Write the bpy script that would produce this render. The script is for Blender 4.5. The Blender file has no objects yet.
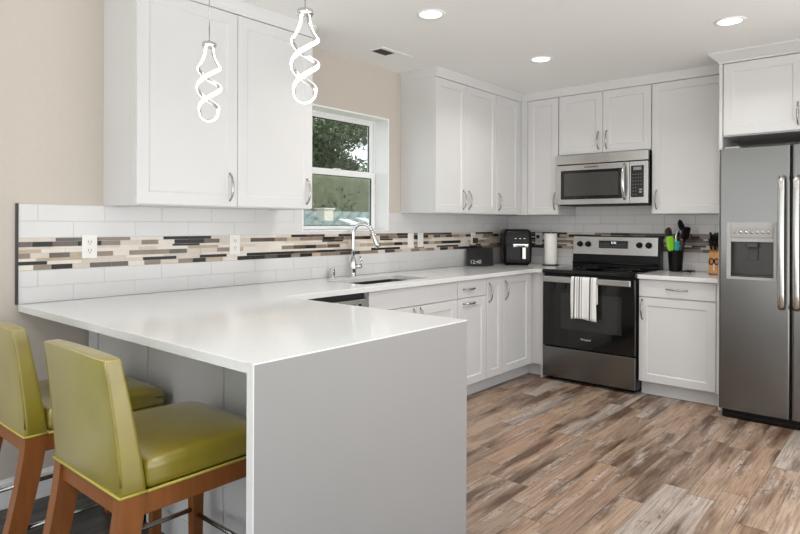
import bpy, bmesh, math, random
from mathutils import Vector, Matrix
R = random.Random(7)
C = bpy.context.scene.collection
S = bpy.context.scene
PI = math.pi

# ------------------------------------------------------------------ camera
cam = bpy.data.cameras.new('camera'); co = bpy.data.objects.new('camera', cam); C.objects.link(co)
cam.sensor_width = 36; cam.lens = 609.456/800*36; cam.shift_y = -(267-224.17)/800
cam.clip_start = .05; cam.clip_end = 200
co.matrix_world = (Matrix.Translation((3.14328, -5.32454, 1.28903)) @ Matrix.Rotation(.70779, 4, 'Z')
                   @ Matrix.Rotation(PI/2, 4, 'X') @ Matrix.Rotation(.00372, 4, 'Z'))
S.camera = co
# ------------------------------------------------------------------ light
S.view_settings.view_transform = 'Standard'; S.view_settings.look = 'None'
S.view_settings.gamma = 1; S.view_settings.use_curve_mapping = False
S.view_settings.exposure = -0.02
w = bpy.data.worlds.new('world'); S.world = w; w.use_nodes = True
nt = w.node_tree; nt.nodes.clear()
wo = nt.nodes.new('ShaderNodeOutputWorld'); bg = nt.nodes.new('ShaderNodeBackground')
tc = nt.nodes.new('ShaderNodeTexCoord'); sx = nt.nodes.new('ShaderNodeSeparateXYZ')
rp = nt.nodes.new('ShaderNodeValToRGB'); nz = nt.nodes.new('ShaderNodeTexNoise'); mx = nt.nodes.new('ShaderNodeMix')
mx.data_type = 'RGBA'
nt.links.new(tc.outputs['Generated'], sx.inputs[0]); nt.links.new(sx.outputs['Z'], rp.inputs[0])
e = rp.color_ramp.elements
e[0].position = 0.0; e[0].color = (1.68, 1.70, 1.70, 1); e[1].position = .55; e[1].color = (.62, .80, 1.0, 1)   # glow below the horizon added to lift the ceiling and fronts, sky above
el = e.new(.02); el.color = (.98, 1.0, 1.02, 1)
nz.inputs['Scale'].default_value = 3.0; nz.inputs['Detail'].default_value = 5
nt.links.new(tc.outputs['Generated'], nz.inputs['Vector'])
cr = nt.nodes.new('ShaderNodeValToRGB'); cr.color_ramp.elements[0].position = .45; cr.color_ramp.elements[1].position = .65
nt.links.new(nz.outputs[0], cr.inputs[0])
gt = nt.nodes.new('ShaderNodeMath'); gt.operation = 'GREATER_THAN'; gt.inputs[1].default_value = .02; nt.links.new(sx.outputs['Z'], gt.inputs[0])
ml = nt.nodes.new('ShaderNodeMath'); ml.operation = 'MULTIPLY'; nt.links.new(cr.outputs[0], ml.inputs[0]); nt.links.new(gt.outputs[0], ml.inputs[1])
nt.links.new(ml.outputs[0], mx.inputs['Factor']); nt.links.new(rp.outputs[0], mx.inputs['A']); mx.inputs['B'].default_value = (1, 1, 1, 1)
nt.links.new(mx.outputs['Result'], bg.inputs[0]); bg.inputs[1].default_value = 1.75
nt.links.new(bg.outputs[0], wo.inputs[0])
sun = bpy.data.lights.new('sun', 'SUN'); sun.energy = 4.5; sun.angle = .3; sun.color = (1, .97, .92)
so = bpy.data.objects.new('sun', sun); C.objects.link(so); so.rotation_euler = (math.radians(38), 0, math.radians(115))
DOWNLIGHT_W = 5.8
DOWNLIGHTS = [(1.02, -2.58), (1.053, -1.323), (2.289, -1.363), (2.29, -2.62), (3.5, -1.9), (3.5, -3.6), (2.3, -4.1),
              (1.0, -5.6), (2.4, -5.7), (3.9, -5.4)]
SEEN = 3

# ------------------------------------------------------------------ materials
def lin(c):
    return tuple(((v/255)/12.92 if v/255 <= .04045 else ((v/255+.055)/1.055)**2.4) for v in c)
class NT:
    def __init__(s, name):
        s.m = bpy.data.materials.new(name); s.m.use_nodes = True; s.t = s.m.node_tree
        s.b = s.t.nodes['Principled BSDF']; s.o = s.t.nodes['Material Output']
    def n(s, typ, **kw):
        x = s.t.nodes.new(typ)
        for k, v in kw.items(): setattr(x, k, v)
        return x
    def l(s, a, b): s.t.links.new(a, b)
    def math(s, op, a, b=None, c=None):
        x = s.n('ShaderNodeMath', operation=op)
        for i, v in enumerate((a, b, c)):
            if v is None: continue
            if isinstance(v, (int, float)): x.inputs[i].default_value = v
            else: s.l(v, x.inputs[i])
        return x.outputs[0]
    def ramp(s, f, stops, interp='LINEAR'):
        x = s.n('ShaderNodeValToRGB'); r = x.color_ramp; r.interpolation = interp
        while len(r.elements) < len(stops): r.elements.new(.5)
        for el, (p, c) in zip(r.elements, stops): el.position = p; el.color = (*c, 1)
        s.l(f, x.inputs[0]); return x.outputs[0]
    def mix(s, f, a, b, mode='MIX'):
        x = s.n('ShaderNodeMix', data_type='RGBA', blend_type=mode)
        for v, k in ((f, 'Factor'), (a, 'A'), (b, 'B')):
            if isinstance(v, (int, float)): x.inputs[k].default_value = v
            elif isinstance(v, tuple): x.inputs[k].default_value = (*v, 1)
            else: s.l(v, x.inputs[k])
        return x.outputs['Result']
    def coords(s, scale=(1, 1, 1), kind='Object'):
        t = s.n('ShaderNodeTexCoord'); m = s.n('ShaderNodeMapping'); m.inputs['Scale'].default_value = scale
        s.l(t.outputs[kind], m.inputs[0]); return m.outputs[0]
    def noise(s, scale=5, detail=3, vec=None, rough=.5):
        x = s.n('ShaderNodeTexNoise'); x.inputs['Scale'].default_value = scale; x.inputs['Detail'].default_value = detail
        x.inputs['Roughness'].default_value = rough
        if vec is None: vec = s.coords()
        s.l(vec, x.inputs['Vector']); return x.outputs[0]
    def bump(s, h, strength=.1, dist=.01):
        x = s.n('ShaderNodeBump'); x.inputs['Strength'].default_value = strength; x.inputs['Distance'].default_value = dist
        s.l(h, x.inputs['Height']); s.l(x.outputs[0], s.b.inputs['Normal'])
def simple(name, rgb, rough=.5, metal=0.0, var=.04, scale=14, stretch=(1, 1, 1), bump=.0, spec=None, coat=0, rvar=.0):
    k = NT(name); c = lin(rgb)
    n = k.noise(scale, 4, k.coords(stretch))
    k.l(k.ramp(n, [(.3, tuple(v*(1-var) for v in c)), (.7, tuple(min(1, v*(1+var)) for v in c))]), k.b.inputs['Base Color'])
    k.b.inputs['Metallic'].default_value = metal; k.b.inputs['Roughness'].default_value = rough
    if rvar: k.l(k.math('MULTIPLY_ADD', n, rvar, rough-rvar/2), k.b.inputs['Roughness'])
    if spec is not None: k.b.inputs['Specular IOR Level'].default_value = spec
    if coat: k.b.inputs['Coat Weight'].default_value = coat; k.b.inputs['Coat Roughness'].default_value = .05
    if bump: k.bump(n, bump, .004)
    return k.m
def emit(name, rgb, st):
    k = NT(name); k.b.inputs['Base Color'].default_value = (*lin(rgb), 1)
    k.b.inputs['Emission Color'].default_value = (*lin(rgb), 1); k.b.inputs['Emission Strength'].default_value = st
    k.b.inputs['Roughness'].default_value = .4
    return k.m
def planks(name, tones, wdt, length, dark, rough, worn=.75):
    k = NT(name); v = k.n('ShaderNodeTexCoord').outputs['Object']
    s = k.n('ShaderNodeSeparateXYZ'); k.l(v, s.inputs[0])
    u = k.math('DIVIDE', s.outputs[0], wdt); row = k.math('FLOOR', u); fu = k.math('FRACT', u)
    w1 = k.n('ShaderNodeTexWhiteNoise', noise_dimensions='1D'); k.l(row, w1.inputs['W'])
    y = k.math('MULTIPLY_ADD', w1.outputs['Value'], 7.3, k.math('DIVIDE', s.outputs[1], length))
    col = k.math('FLOOR', y); fy = k.math('FRACT', y)
    cb = k.n('ShaderNodeCombineXYZ'); k.l(row, cb.inputs[0]); k.l(col, cb.inputs[1])
    w2 = k.n('ShaderNodeTexWhiteNoise', noise_dimensions='2D'); k.l(cb.outputs[0], w2.inputs['Vector'])
    n = len(tones)
    base = k.ramp(w2.outputs['Value'], [(i/n, lin(t)) for i, t in enumerate(tones)], 'CONSTANT')
    # grain, each board shifted on its own
    ofs = k.math('MULTIPLY', w2.outputs['Value'], 37.0)
    def stretch(sx_, sy_):
        cv = k.n('ShaderNodeCombineXYZ')
        k.l(k.math('MULTIPLY_ADD', s.outputs[0], sx_, ofs), cv.inputs[0]); k.l(k.math('MULTIPLY_ADD', s.outputs[1], sy_, ofs), cv.inputs[1]); k.l(ofs, cv.inputs[2])
        return cv.outputs[0]
    g = k.noise(1.0, 6, stretch(150, 4.0), .68)      # fine grain
    g2 = k.noise(1.0, 3, stretch(9, 1.3), .55)      # long tone drift in a board
    g3 = k.noise(1.0, 5, stretch(70, 22), .7)       # crackle
    g4 = k.noise(1.0, 4, stretch(22, 2.4), .6)      # worn patches
    c = k.mix(k.ramp(g2, [(.36, (.9,)*3), (.53, (0,)*3)]), base, k.mix(1.0, base, dark, 'MULTIPLY'))
    c = k.mix(k.ramp(g4, [(.54, (0,)*3), (.70, (worn,)*3)]), c, lin((186, 172, 160)))
    c = k.mix(k.ramp(g, [(.34, (.62,)*3), (.56, (0,)*3)]), c, k.mix(1.0, c, dark, 'MULTIPLY'))
    mk = k.math('MULTIPLY', k.ramp(g3, [(.54, (0,)*3), (.62, (1,)*3)]), k.ramp(g4, [(.50, (0,)*3), (.62, (1,)*3)]))
    c = k.mix(k.math('MULTIPLY', mk, worn), c, lin((62, 51, 44)))
    eu = k.math('LESS_THAN', k.math('MINIMUM', fu, k.math('SUBTRACT', 1.0, fu)), .012)
    ey = k.math('LESS_THAN', k.math('MINIMUM', fy, k.math('SUBTRACT', 1.0, fy)), .0022)
    even = k.math('MULTIPLY_ADD', k.math('LESS_THAN', k.math('FRACT', k.math('MULTIPLY', k.math('ADD', row, k.math('LESS_THAN', .5, fu)), .5)), .25), .5, .25)
    edge = k.math('MAXIMUM', k.math('MULTIPLY', eu, even), k.math('MULTIPLY', ey, .6))
    c = k.mix(edge, c, lin((52, 42, 36)))
    k.l(c, k.b.inputs['Base Color'])
    k.l(k.math('MULTIPLY_ADD', g2, .2, rough-.1), k.b.inputs['Roughness'])
    k.b.inputs['Specular IOR Level'].default_value = .4
    k.bump(k.math('SUBTRACT', k.math('MULTIPLY', g, .3), edge), .25, .002)
    return k.m
M = {}
M['cab'] = simple('cabinet_white_lacquer', (208, 207, 206), .38, var=.012, scale=3)
M['end_shaded'] = simple('shaded_quartz_end', (148, 146, 144), .45, var=.012, scale=3)  # white quartz of the waterfall end, its shade put into the colour as grey
M['panel_grey'] = simple('pale_grey_panel', (205, 204, 203), .45, var=.012, scale=3)
M['quartz'] = simple('white_quartz', (219, 218, 216), .13, var=.02, scale=60, spec=.5)
M['tile'] = simple('white_gloss_tile', (212, 211, 210), .16, var=.02, scale=5, bump=.02)
M['grout'] = simple('pale_grout', (202, 200, 198), .7)
M['grout_back'] = simple('grey_grout', (166, 163, 158), .8)
M['mgrout'] = simple('cream_grout', (214, 206, 192), .8)
MOS = [simple('mosaic_black_glass', (42, 38, 36), .3, spec=.3), simple('mosaic_dark_brown', (88, 76, 68), .2, var=.15),
       simple('mosaic_taupe', (138, 122, 108), .3, var=.12), simple('mosaic_tan_stone', (182, 164, 142), .35, var=.12),
       simple('mosaic_beige', (206, 196, 182), .3, var=.06), simple('mosaic_cream', (222, 214, 202), .3, var=.05)]
M['wall'] = simple('beige_wall_paint', (196, 187, 177), .75, var=.012, scale=40, bump=.03)
M['ceiling'] = simple('ceiling_paint', (238, 238, 236), .85, var=.01, scale=60, bump=.05)
M['trim'] = simple('white_trim_paint', (236, 236, 235), .4, var=.01)
M['black_trim'] = simple('black_edge_trim', (44, 41, 40), .4)
M['floor'] = planks('brown_wood_planks', [(158, 134, 114), (166, 145, 127), (147, 123, 103), (171, 158, 146), (160, 133, 111), (167, 143, 121), (148, 127, 109), (162, 139, 119)], .1225, .82, lin((136, 116, 102)), .42)
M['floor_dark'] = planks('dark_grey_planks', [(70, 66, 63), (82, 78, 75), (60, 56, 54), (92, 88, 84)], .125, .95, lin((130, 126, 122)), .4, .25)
M['chrome'] = simple('polished_chrome', (214, 214, 214), .09, 1, var=.02)
M['nickel'] = simple('brushed_nickel', (176, 173, 168), .22, 1, var=.03)
M['steel'] = simple('brushed_stainless', (192, 190, 187), .25, 1, var=.008, scale=3, stretch=(.6, .6, 40))
M['fridge_steel'] = simple('fridge_stainless', (124, 123, 121), .24, 1, var=.006, scale=3, stretch=(30, 30, .4))
M['disp_dark'] = simple('dispenser_dark_metal', (66, 65, 63), .3, .6)
M['disp_grey'] = simple('silver_painted_plastic', (158, 157, 154), .35)
M['dark_steel'] = simple('dark_stainless', (92, 91, 90), .35, 1, var=.03)
M['sink_steel'] = simple('sink_steel', (120, 118, 115), .3, 1, var=.05)
M['black_gloss'] = simple('black_glass', (14, 14, 14), .06, var=.1, spec=.5)
M['black'] = simple('black_plastic', (14, 13, 13), .3, var=.1, spec=.25)
M['screen_dark'] = simple('dark_screen', (20, 20, 21), .2, var=.05, spec=.2)
M['black_matte'] = simple('black_matte_plastic', (30, 29, 28), .6, var=.1)
M['charcoal'] = simple('charcoal_fabric', (58, 58, 60), .9, var=.2, scale=200)
M['mwglass'] = simple('smoked_glass', (62, 61, 58), .12, var=.05)
M['ovenglass'] = simple('oven_window_glass', (40, 39, 38), .05, var=.05)
M['grey_plastic'] = simple('grey_plastic', (150, 149, 146), .4)
M['white_plastic'] = simple('white_plastic', (234, 232, 226), .35, var=.01)
M['slot'] = simple('dark_slot', (50, 46, 42), .6)
M['paper'] = simple('paper_towel', (240, 238, 232), .95, var=.02, scale=60, bump=.1)
M['green'] = simple('lime_green_silicone', (136, 204, 40), .4)
M['teal'] = simple('teal_silicone', (40, 168, 168), .4)
M['brown_spoon'] = simple('dark_brown_nylon', (62, 48, 40), .5)
M['block'] = simple('honey_wood', (204, 142, 76), .45, var=.12, scale=6, stretch=(8, 8, 1))
M['legwood'] = simple('cherry_stained_wood', (128, 76, 36), .4, spec=.3, var=.14, scale=5, stretch=(9, 9, 1.2))
M['lens'] = emit('lamp_lens', (255, 250, 242), 5.0)
M['tube'] = emit('led_tube', (255, 255, 252), 2.6)
M['digits'] = emit('lit_digits', (225, 232, 240), 1.2)
M['digit_dim'] = emit('dim_digits', (120, 128, 130), .12)
M['keys'] = simple('dim_key_marks', (120, 119, 116), .5)
M['ring'] = simple('burner_ring_print', (48, 48, 48), .3)
M['digit_soft'] = emit('soft_digits', (170, 178, 184), .35)
M['ink'] = simple('dark_ink', (70, 68, 66), .5)
M['legend'] = simple('white_legend', (215, 213, 208), .5)
def leather():
    k = NT('olive_green_leather'); v = k.coords()
    a = k.noise(5, 3, v); b = k.noise(120, 4, v)
    k.l(k.ramp(a, [(.3, lin((122, 107, 16))), (.7, lin((142, 127, 30)))]), k.b.inputs['Base Color'])
    k.l(k.math('MULTIPLY_ADD', b, .16, .24), k.b.inputs['Roughness']); k.b.inputs['Specular IOR Level'].default_value = .8; k.b.inputs['Coat Weight'].default_value = 1.0; k.b.inputs['Coat Roughness'].default_value = .3
    k.bump(k.math('ADD', k.math('MULTIPLY', b, .25), k.noise(9, 2, v)), .14, .006); return k.m
M['leather'] = leather()
M['piping'] = simple('pale_olive_piping', (168, 154, 66), .4)
def towel_mat():
    k = NT('striped_dish_towel'); t = k.n('ShaderNodeTexCoord'); s = k.n('ShaderNodeSeparateXYZ'); k.l(t.outputs['Object'], s.inputs[0])
    f = k.math('DIVIDE', s.outputs[0], .215)
    W, D, G = lin((232, 231, 229)), lin((88, 86, 84)), lin((150, 148, 146))
    c = k.ramp(f, [(0, W), (.10, D), (.15, W), (.22, G), (.25, W), (.30, D), (.34, W), (.39, G), (.42, W), (.70, D), (.76, W), (.80, G), (.82, W), (.95, W)], 'CONSTANT')
    k.l(c, k.b.inputs['Base Color']); k.b.inputs['Roughness'].default_value = .95
    k.bump(k.noise(350, 2), .3, .002); return k.m
M['towel'] = towel_mat()
def glass_mat(name, tint, gloss):
    k = NT(name); tr = k.n('ShaderNodeBsdfTransparent'); tr.inputs[0].default_value = (*tint, 1)
    gl = k.n('ShaderNodeBsdfGlossy'); gl.inputs['Roughness'].default_value = .02
    mxx = k.n('ShaderNodeMixShader'); mxx.inputs[0].default_value = gloss
    k.l(tr.outputs[0], mxx.inputs[1]); k.l(gl.outputs[0], mxx.inputs[2]); k.l(mxx.outputs[0], k.o.inputs[0]); return k.m
M['glass'] = glass_mat('window_glass', (.95, .97, .96), .05)
def screen_mat():
    k = NT('insect_screen_mesh'); tr = k.n('ShaderNodeBsdfTransparent'); d = k.n('ShaderNodeBsdfDiffuse'); d.inputs[0].default_value = (.22, .23, .18, 1)
    n = k.noise(900, 1); mxx = k.n('ShaderNodeMixShader')
    k.l(k.math('MULTIPLY_ADD', n, .2, .08), mxx.inputs[0]); k.l(tr.outputs[0], mxx.inputs[1]); k.l(d.outputs[0], mxx.inputs[2]); k.l(mxx.outputs[0], k.o.inputs[0]); return k.m
M['screen'] = screen_mat()
def leaf_mat(name, a, b):
    k = NT(name); n = k.noise(4.5, 5)
    k.l(k.ramp(n, [(.3, lin(a)), (.7, lin(b))]), k.b.inputs['Base Color']); k.b.inputs['Roughness'].default_value = .6; return k.m
M['leaf'] = leaf_mat('dark_green_leaves', (46, 62, 34), (98, 116, 70))
M['hedge'] = leaf_mat('olive_hedge_leaves', (58, 64, 40), (98, 102, 68))
M['bark'] = simple('bark', (74, 60, 48), .9, var=.2)
def shingle():
    k = NT('grey_green_shingles'); b = k.n('ShaderNodeTexBrick'); k.l(k.coords((1, 1, 1)), b.inputs['Vector'])
    b.inputs['Color1'].default_value = (*lin((128, 142, 138)), 1); b.inputs['Color2'].default_value = (*lin((158, 170, 166)), 1); b.inputs['Mortar'].default_value = (*lin((66, 78, 76)), 1)
    b.inputs['Scale'].default_value = 1; b.inputs['Brick Width'].default_value = .33; b.inputs['Row Height'].default_value = .2; b.inputs['Mortar Size'].default_value = .035
    k.l(b.outputs[0], k.b.inputs['Base Color']); k.b.inputs['Roughness'].default_value = .8; return k.m
M['shingle'] = shingle()
M['siding'] = simple('house_siding', (170, 166, 150), .8)
M['grass'] = leaf_mat('lawn', (80, 96, 50), (110, 122, 66))

# ------------------------------------------------------------------ mesh helpers
class MB:
    def __init__(s, smooth=False): s.bm = bmesh.new(); s.smooth = smooth; s.mi = 0
    def mark(s, faces):
        for f in faces: f.material_index = s.mi
    def poly(s, vs, fs):
        v = [s.bm.verts.new(p) for p in vs]; out = []
        for f in fs:
            try: out.append(s.bm.faces.new([v[i] for i in f]))
            except ValueError: pass
        s.mark(out); return v, out
    def box(s, x0, x1, y0, y1, z0, z1, bev=0, seg=2):
        x0, x1 = sorted((x0, x1)); y0, y1 = sorted((y0, y1)); z0, z1 = sorted((z0, z1))
        v, f = s.poly([(x0,y0,z0),(x1,y0,z0),(x1,y1,z0),(x0,y1,z0),(x0,y0,z1),(x1,y0,z1),(x1,y1,z1),(x0,y1,z1)],
                      [(3,2,1,0),(4,5,6,7),(0,1,5,4),(1,2,6,5),(2,3,7,6),(3,0,4,7)])
        if bev:
            es = {e for ff in f for e in ff.edges}
            r = bmesh.ops.bevel(s.bm, geom=list(es), offset=bev, segments=seg, affect='EDGES', profile=.5)
            s.mark(r['faces'])
        return s
    def hexa(s, pts, bev=0):   # 8 corner points: bottom 4 then top 4
        v, f = s.poly(pts, [(3,2,1,0),(4,5,6,7),(0,1,5,4),(1,2,6,5),(2,3,7,6),(3,0,4,7)])
        if bev:
            es = {e for ff in f for e in ff.edges}
            r = bmesh.ops.bevel(s.bm, geom=list(es), offset=bev, segments=2, affect='EDGES', profile=.5); s.mark(r['faces'])
        return s
    def tube(s, pts, r, seg=10, caps=True, closed=False):
        pts = [Vector(p) for p in pts]; n = len(pts)
        rs = r if isinstance(r, (list, tuple)) else [r]*n
        def tan(i):
            if closed: return (pts[(i+1) % n]-pts[i-1]).normalized()
            return (pts[min(i+1, n-1)]-pts[max(i-1, 0)]).normalized()
        t0 = tan(0); a = Vector((0, 0, 1)) if abs(t0.z) < .9 else Vector((1, 0, 0)); u = t0.cross(a).normalized()
        rings = []
        for i in range(n):
            t = tan(i); u = (u - t*u.dot(t)).normalized(); w_ = t.cross(u)
            rings.append([s.bm.verts.new(pts[i]+(u*math.cos(2*PI*k/seg)+w_*math.sin(2*PI*k/seg))*rs[i]) for k in range(seg)])
        fs = []
        for i in range(n if closed else n-1):
            A, B = rings[i], rings[(i+1) % n]
            for k in range(seg): fs.append(s.bm.faces.new((A[k], A[(k+1) % seg], B[(k+1) % seg], B[k])))
        if caps and not closed: fs.append(s.bm.faces.new(rings[0][::-1])); fs.append(s.bm.faces.new(rings[-1]))
        for f in fs[: -2 if caps and not closed else None]: f.smooth = True
        s.mark(fs); return s
    def cyl(s, p0, p1, r0, r1=None, seg=24): return s.tube([p0, p1], [r0, r0 if r1 is None else r1], seg)
    def lathe(s, prof, c, seg=28, axis='z', caps=True):   # prof: (radius, height) pairs
        rings = []
        for r, h in prof:
            ring = []
            for k in range(seg):
                a = 2*PI*k/seg; x, y = r*math.cos(a), r*math.sin(a)
                p = {'z': (x, y, h), 'y': (x, h, y), 'x': (h, x, y)}[axis]
                ring.append(s.bm.verts.new(Vector(c)+Vector(p)))
            rings.append(ring)
        fs = []
        for A, B in zip(rings, rings[1:]):
            for k in range(seg):
                f = s.bm.faces.new((A[k], A[(k+1) % seg], B[(k+1) % seg], B[k])); f.smooth = True; fs.append(f)
        if caps:
            fs.append(s.bm.faces.new(rings[0][::-1])); fs.append(s.bm.faces.new(rings[-1]))
        s.mark(fs); return s
    def rbox(s, c, h, r, n=8, fn=None):   # rounded box, dense, deformable
        def axis(hh):
            st = [-hh + r*(1-math.cos(PI/2*i/4)) for i in range(4)] ; mid = [-(hh-r)+2*(hh-r)*i/n for i in range(n+1)]
            return st + mid + [-v for v in st[::-1]]
        ax = [axis(v) for v in h]; cache = {}
        def vert(p):
            key = tuple(round(v, 6) for v in p)
            if key not in cache:
                inner = Vector([max(-(h[i]-r), min(h[i]-r, p[i])) for i in range(3)]); d = Vector(p)-inner
                q = inner + d.normalized()*r if d.length > 1e-9 else inner
                q = fn(q) if fn else q
                cache[key] = s.bm.verts.new(Vector(c)+Vector(q))
            return cache[key]
        fs = []
        for a in range(3):
            b, d = (a+1) % 3, (a+2) % 3
            for sg in (-1, 1):
                for i in range(len(ax[b])-1):
                    for j in range(len(ax[d])-1):
                        q = []
                        for ii, jj in ((i, j), (i+1, j), (i+1, j+1), (i, j+1)):
                            p = [0, 0, 0]; p[a] = sg*h[a]; p[b] = ax[b][ii]; p[d] = ax[d][jj]; q.append(vert(p))
                        q = list(dict.fromkeys(q))
                        if len(q) < 3: continue
                        try: f = s.bm.faces.new(q if sg > 0 else q[::-1]); f.smooth = True; fs.append(f)
                        except ValueError: pass
        s.mark(fs); return s
    def build(s, name, mat, parent=None, label=None, recalc=True):
        if recalc: bmesh.ops.recalc_face_normals(s.bm, faces=s.bm.faces)
        base = Vector((0, 0, 0)); p = parent
        while p is not None: base += Vector(p.location); p = p.parent
        own = Vector((0, 0, 0))
        if parent is None:
            xs = [v.co for v in s.bm.verts]
            own = Vector(((min(v.x for v in xs)+max(v.x for v in xs))/2, (min(v.y for v in xs)+max(v.y for v in xs))/2, min(v.z for v in xs)))
        elif getattr(s, 'origin', None): own = Vector(s.origin)-base
        bmesh.ops.translate(s.bm, verts=s.bm.verts, vec=-(base+own))
        me = bpy.data.meshes.new(name); s.bm.to_mesh(me); s.bm.free()
        if s.smooth:
            for f in me.polygons: f.use_smooth = True
        for m_ in (mat if isinstance(mat, list) else [mat]): me.materials.append(M[m_] if isinstance(m_, str) else m_)
        o = bpy.data.objects.new(name, me); C.objects.link(o); o.parent = parent; o.location = own
        if label: o['label'] = label
        return o
def thing(name, label, cat, loc=(0, 0, 0), group=None):
    o = bpy.data.objects.new(name, None); C.objects.link(o); o.location = loc; o.empty_display_size = .05
    return tag(o, label, cat, group)
def tag(o, label, cat, group=None):
    o['label'] = label; o['category'] = cat
    if group: o['group'] = group
    return o
def struct(o): o['kind'] = 'structure'; return o
class FX:   # face looking +x at x=p, u runs along y
    def __init__(s, p): s.p = p
    def P(s, u, z, n=0): return (s.p+n, u, z)
    def box(s, mb, u0, u1, z0, z1, n0, n1, bev=0): return mb.box(s.p+n0, s.p+n1, u0, u1, z0, z1, bev)
class FY:   # face looking -y at y=p, u runs along x
    def __init__(s, p): s.p = p
    def P(s, u, z, n=0): return (u, s.p-n, z)
    def box(s, mb, u0, u1, z0, z1, n0, n1, bev=0): return mb.box(u0, u1, s.p-n1, s.p-n0, z0, z1, bev)
def shaker(F, u0, u1, z0, z1, rail=.058, t=.02, rec=.006, flat=False):
    mb = MB()
    if flat: return F.box(mb, u0, u1, z0, z1, 0, t, .002)
    def ring(i, n): return [F.P(u0+i, z0+i, n), F.P(u1-i, z0+i, n), F.P(u1-i, z1-i, n), F.P(u0+i, z1-i, n)]
    rings = [ring(0, 0), ring(0, t-.002), ring(.002, t), ring(rail, t), ring(rail+.008, t-rec), ]
    vs = [p for r in rings for p in r]; fs = []
    for k in range(len(rings)-1):
        for j in range(4): fs.append((k*4+j, k*4+(j+1) % 4, k*4+4+(j+1) % 4, k*4+4+j))
    fs.append((0, 3, 2, 1)); b = (len(rings)-1)*4; fs.append((b, b+1, b+2, b+3))
    mb.poly(vs, fs); return mb
def pull(F, u, z, L=.145, vert=True, n0=.02, parent=None):   # bowed bar handle
    mb = MB(); pts = []; rs = []
    for i in range(13):
        t = -1+2*i/12; off = n0 + .030*(1-t*t)**.55 if abs(t) < 1 else n0
        rs.append(.0038+.0034*(1-t*t)); d = t*L/2
        pts.append(F.P(u, z+d, off) if vert else F.P(u+d, z, off))
    mb.tube(pts, rs, 8)
    for sg in (-1, 1):
        a = (u, z+sg*L/2) if vert else (u+sg*L/2, z); mb.cyl(F.P(*a, n0), F.P(*a, n0+.004), .0065, seg=10)
    return mb.build('handle', 'nickel', parent, 'brushed nickel bowed handle')
def text(body, size, mat, parent, origin, xdir, ydir, name='lettering', label=None, align='CENTER', ext=.0006):
    cu = bpy.data.curves.new('t', 'FONT'); cu.body = body; cu.size = size; cu.align_x = align; cu.align_y = 'CENTER'; cu.extrude = ext; cu.resolution_u = 3
    o = bpy.data.objects.new('t', cu); C.objects.link(o)
    me = bpy.data.meshes.new_from_object(o.evaluated_get(bpy.context.evaluated_depsgraph_get()))
    bpy.data.objects.remove(o); bpy.data.curves.remove(cu)
    X, Y = Vector(xdir).normalized(), Vector(ydir).normalized(); Z = X.cross(Y)
    base = Vector((0, 0, 0)); p = parent
    while p is not None: base += Vector(p.location); p = p.parent
    for v in me.vertices: v.co = Vector(origin)+X*v.co.x+Y*v.co.y+Z*v.co.z-base
    me.materials.clear(); me.materials.append(M[mat]); me.name = name
    ob = bpy.data.objects.new(name, me); C.objects.link(ob); ob.parent = parent
    if label: ob['label'] = label
    return ob

# ------------------------------------------------------------------ room shell
CZ, UZ, TOP, CEIL = .915, 1.376, 2.412, 2.485
mb = MB(); mb.box(-.02, 4.6, -4.0, .02, -.06, 0); f = struct(mb.build('floor', 'floor')); f['label'] = 'brown wood plank kitchen floor'
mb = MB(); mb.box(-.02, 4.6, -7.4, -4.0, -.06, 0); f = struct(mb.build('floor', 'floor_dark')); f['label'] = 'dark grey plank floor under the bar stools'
mb = MB(); mb.box(-.2, 4.6, -7.4, .2, CEIL, CEIL+.12); struct(mb.build('ceiling', 'ceiling'))
WY0, WY1, WZ0, WZ1 = -2.66, -1.79, 1.236, 2.105
mb = MB()
mb.box(-.19, 0, -5.0, WY0, -.06, CEIL); mb.box(-.19, 0, -7.4, -6.9, -.06, CEIL); mb.box(-.19, 0, -6.9, -5.0, 2.08, CEIL); mb.box(-.19, 0, -6.9, -5.0, -.06, .0); mb.box(-.19, 0, WY1, .15, -.06, CEIL)
mb.box(-.19, 0, WY0, WY1, -.06, WZ0); mb.box(-.19, 0, WY0, WY1, WZ1, CEIL)
struct(mb.build('wall_left', 'wall'))
mb = MB(); mb.box(0, 4.6, 0, .15, -.06, CEIL); struct(mb.build('wall_back', 'wall'))
mb = MB(); mb.box(3.08, 3.2, -.95, 0, 0, CEIL); struct(mb.build('wall_right', 'wall'))
mb = MB(); mb.box(0, .014, -4.92, -4.05, 0, .118, .002); mb.box(0, .009, -4.92, -4.05, .112, .13, .002); struct(mb.build('baseboard_left', 'trim'))
# window in the left wall
win = thing('window_1', 'white vinyl single hung window over the sink', 'window', (0, (WY0+WY1)/2, WZ0)); win['kind'] = 'structure'
mb = MB()   # lining of the opening
mb.box(-.135, .004, WY1-.012, WY1, WZ0, WZ1); mb.box(-.135, .004, WY0, WY0+.012, WZ0, WZ1); mb.box(-.135, .004, WY0+.012, WY1-.012, WZ1-.012, WZ1)
mb.build('jamb_lining', 'trim', win)
mb = MB(); mb.box(-.135, .012, WY0+.012, WY1-.012, WZ0, WZ0+.008, .002); mb.build('sill', 'trim', win)
def rectframe(mb, x0, x1, y0, y1, z0, z1, t, tb=None, tt=None):
    tb = tb or t; tt = tt or t
    mb.box(x0, x1, y0, y0+t, z0, z1, .0015); mb.box(x0, x1, y1-t, y1, z0, z1, .0015)
    mb.box(x0, x1, y0+t, y1-t, z0, z0+tb, .0015); mb.box(x0, x1, y0+t, y1-t, z1-tt, z1, .0015)
a0, a1, b0, b1 = WY0+.012, WY1-.012, WZ0+.004, WZ1-.012
mb = MB(); rectframe(mb, -.185, -.13, a0, a1, b0, b1, .014, .012, .014); mb.build('window_frame', 'trim', win)
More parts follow.
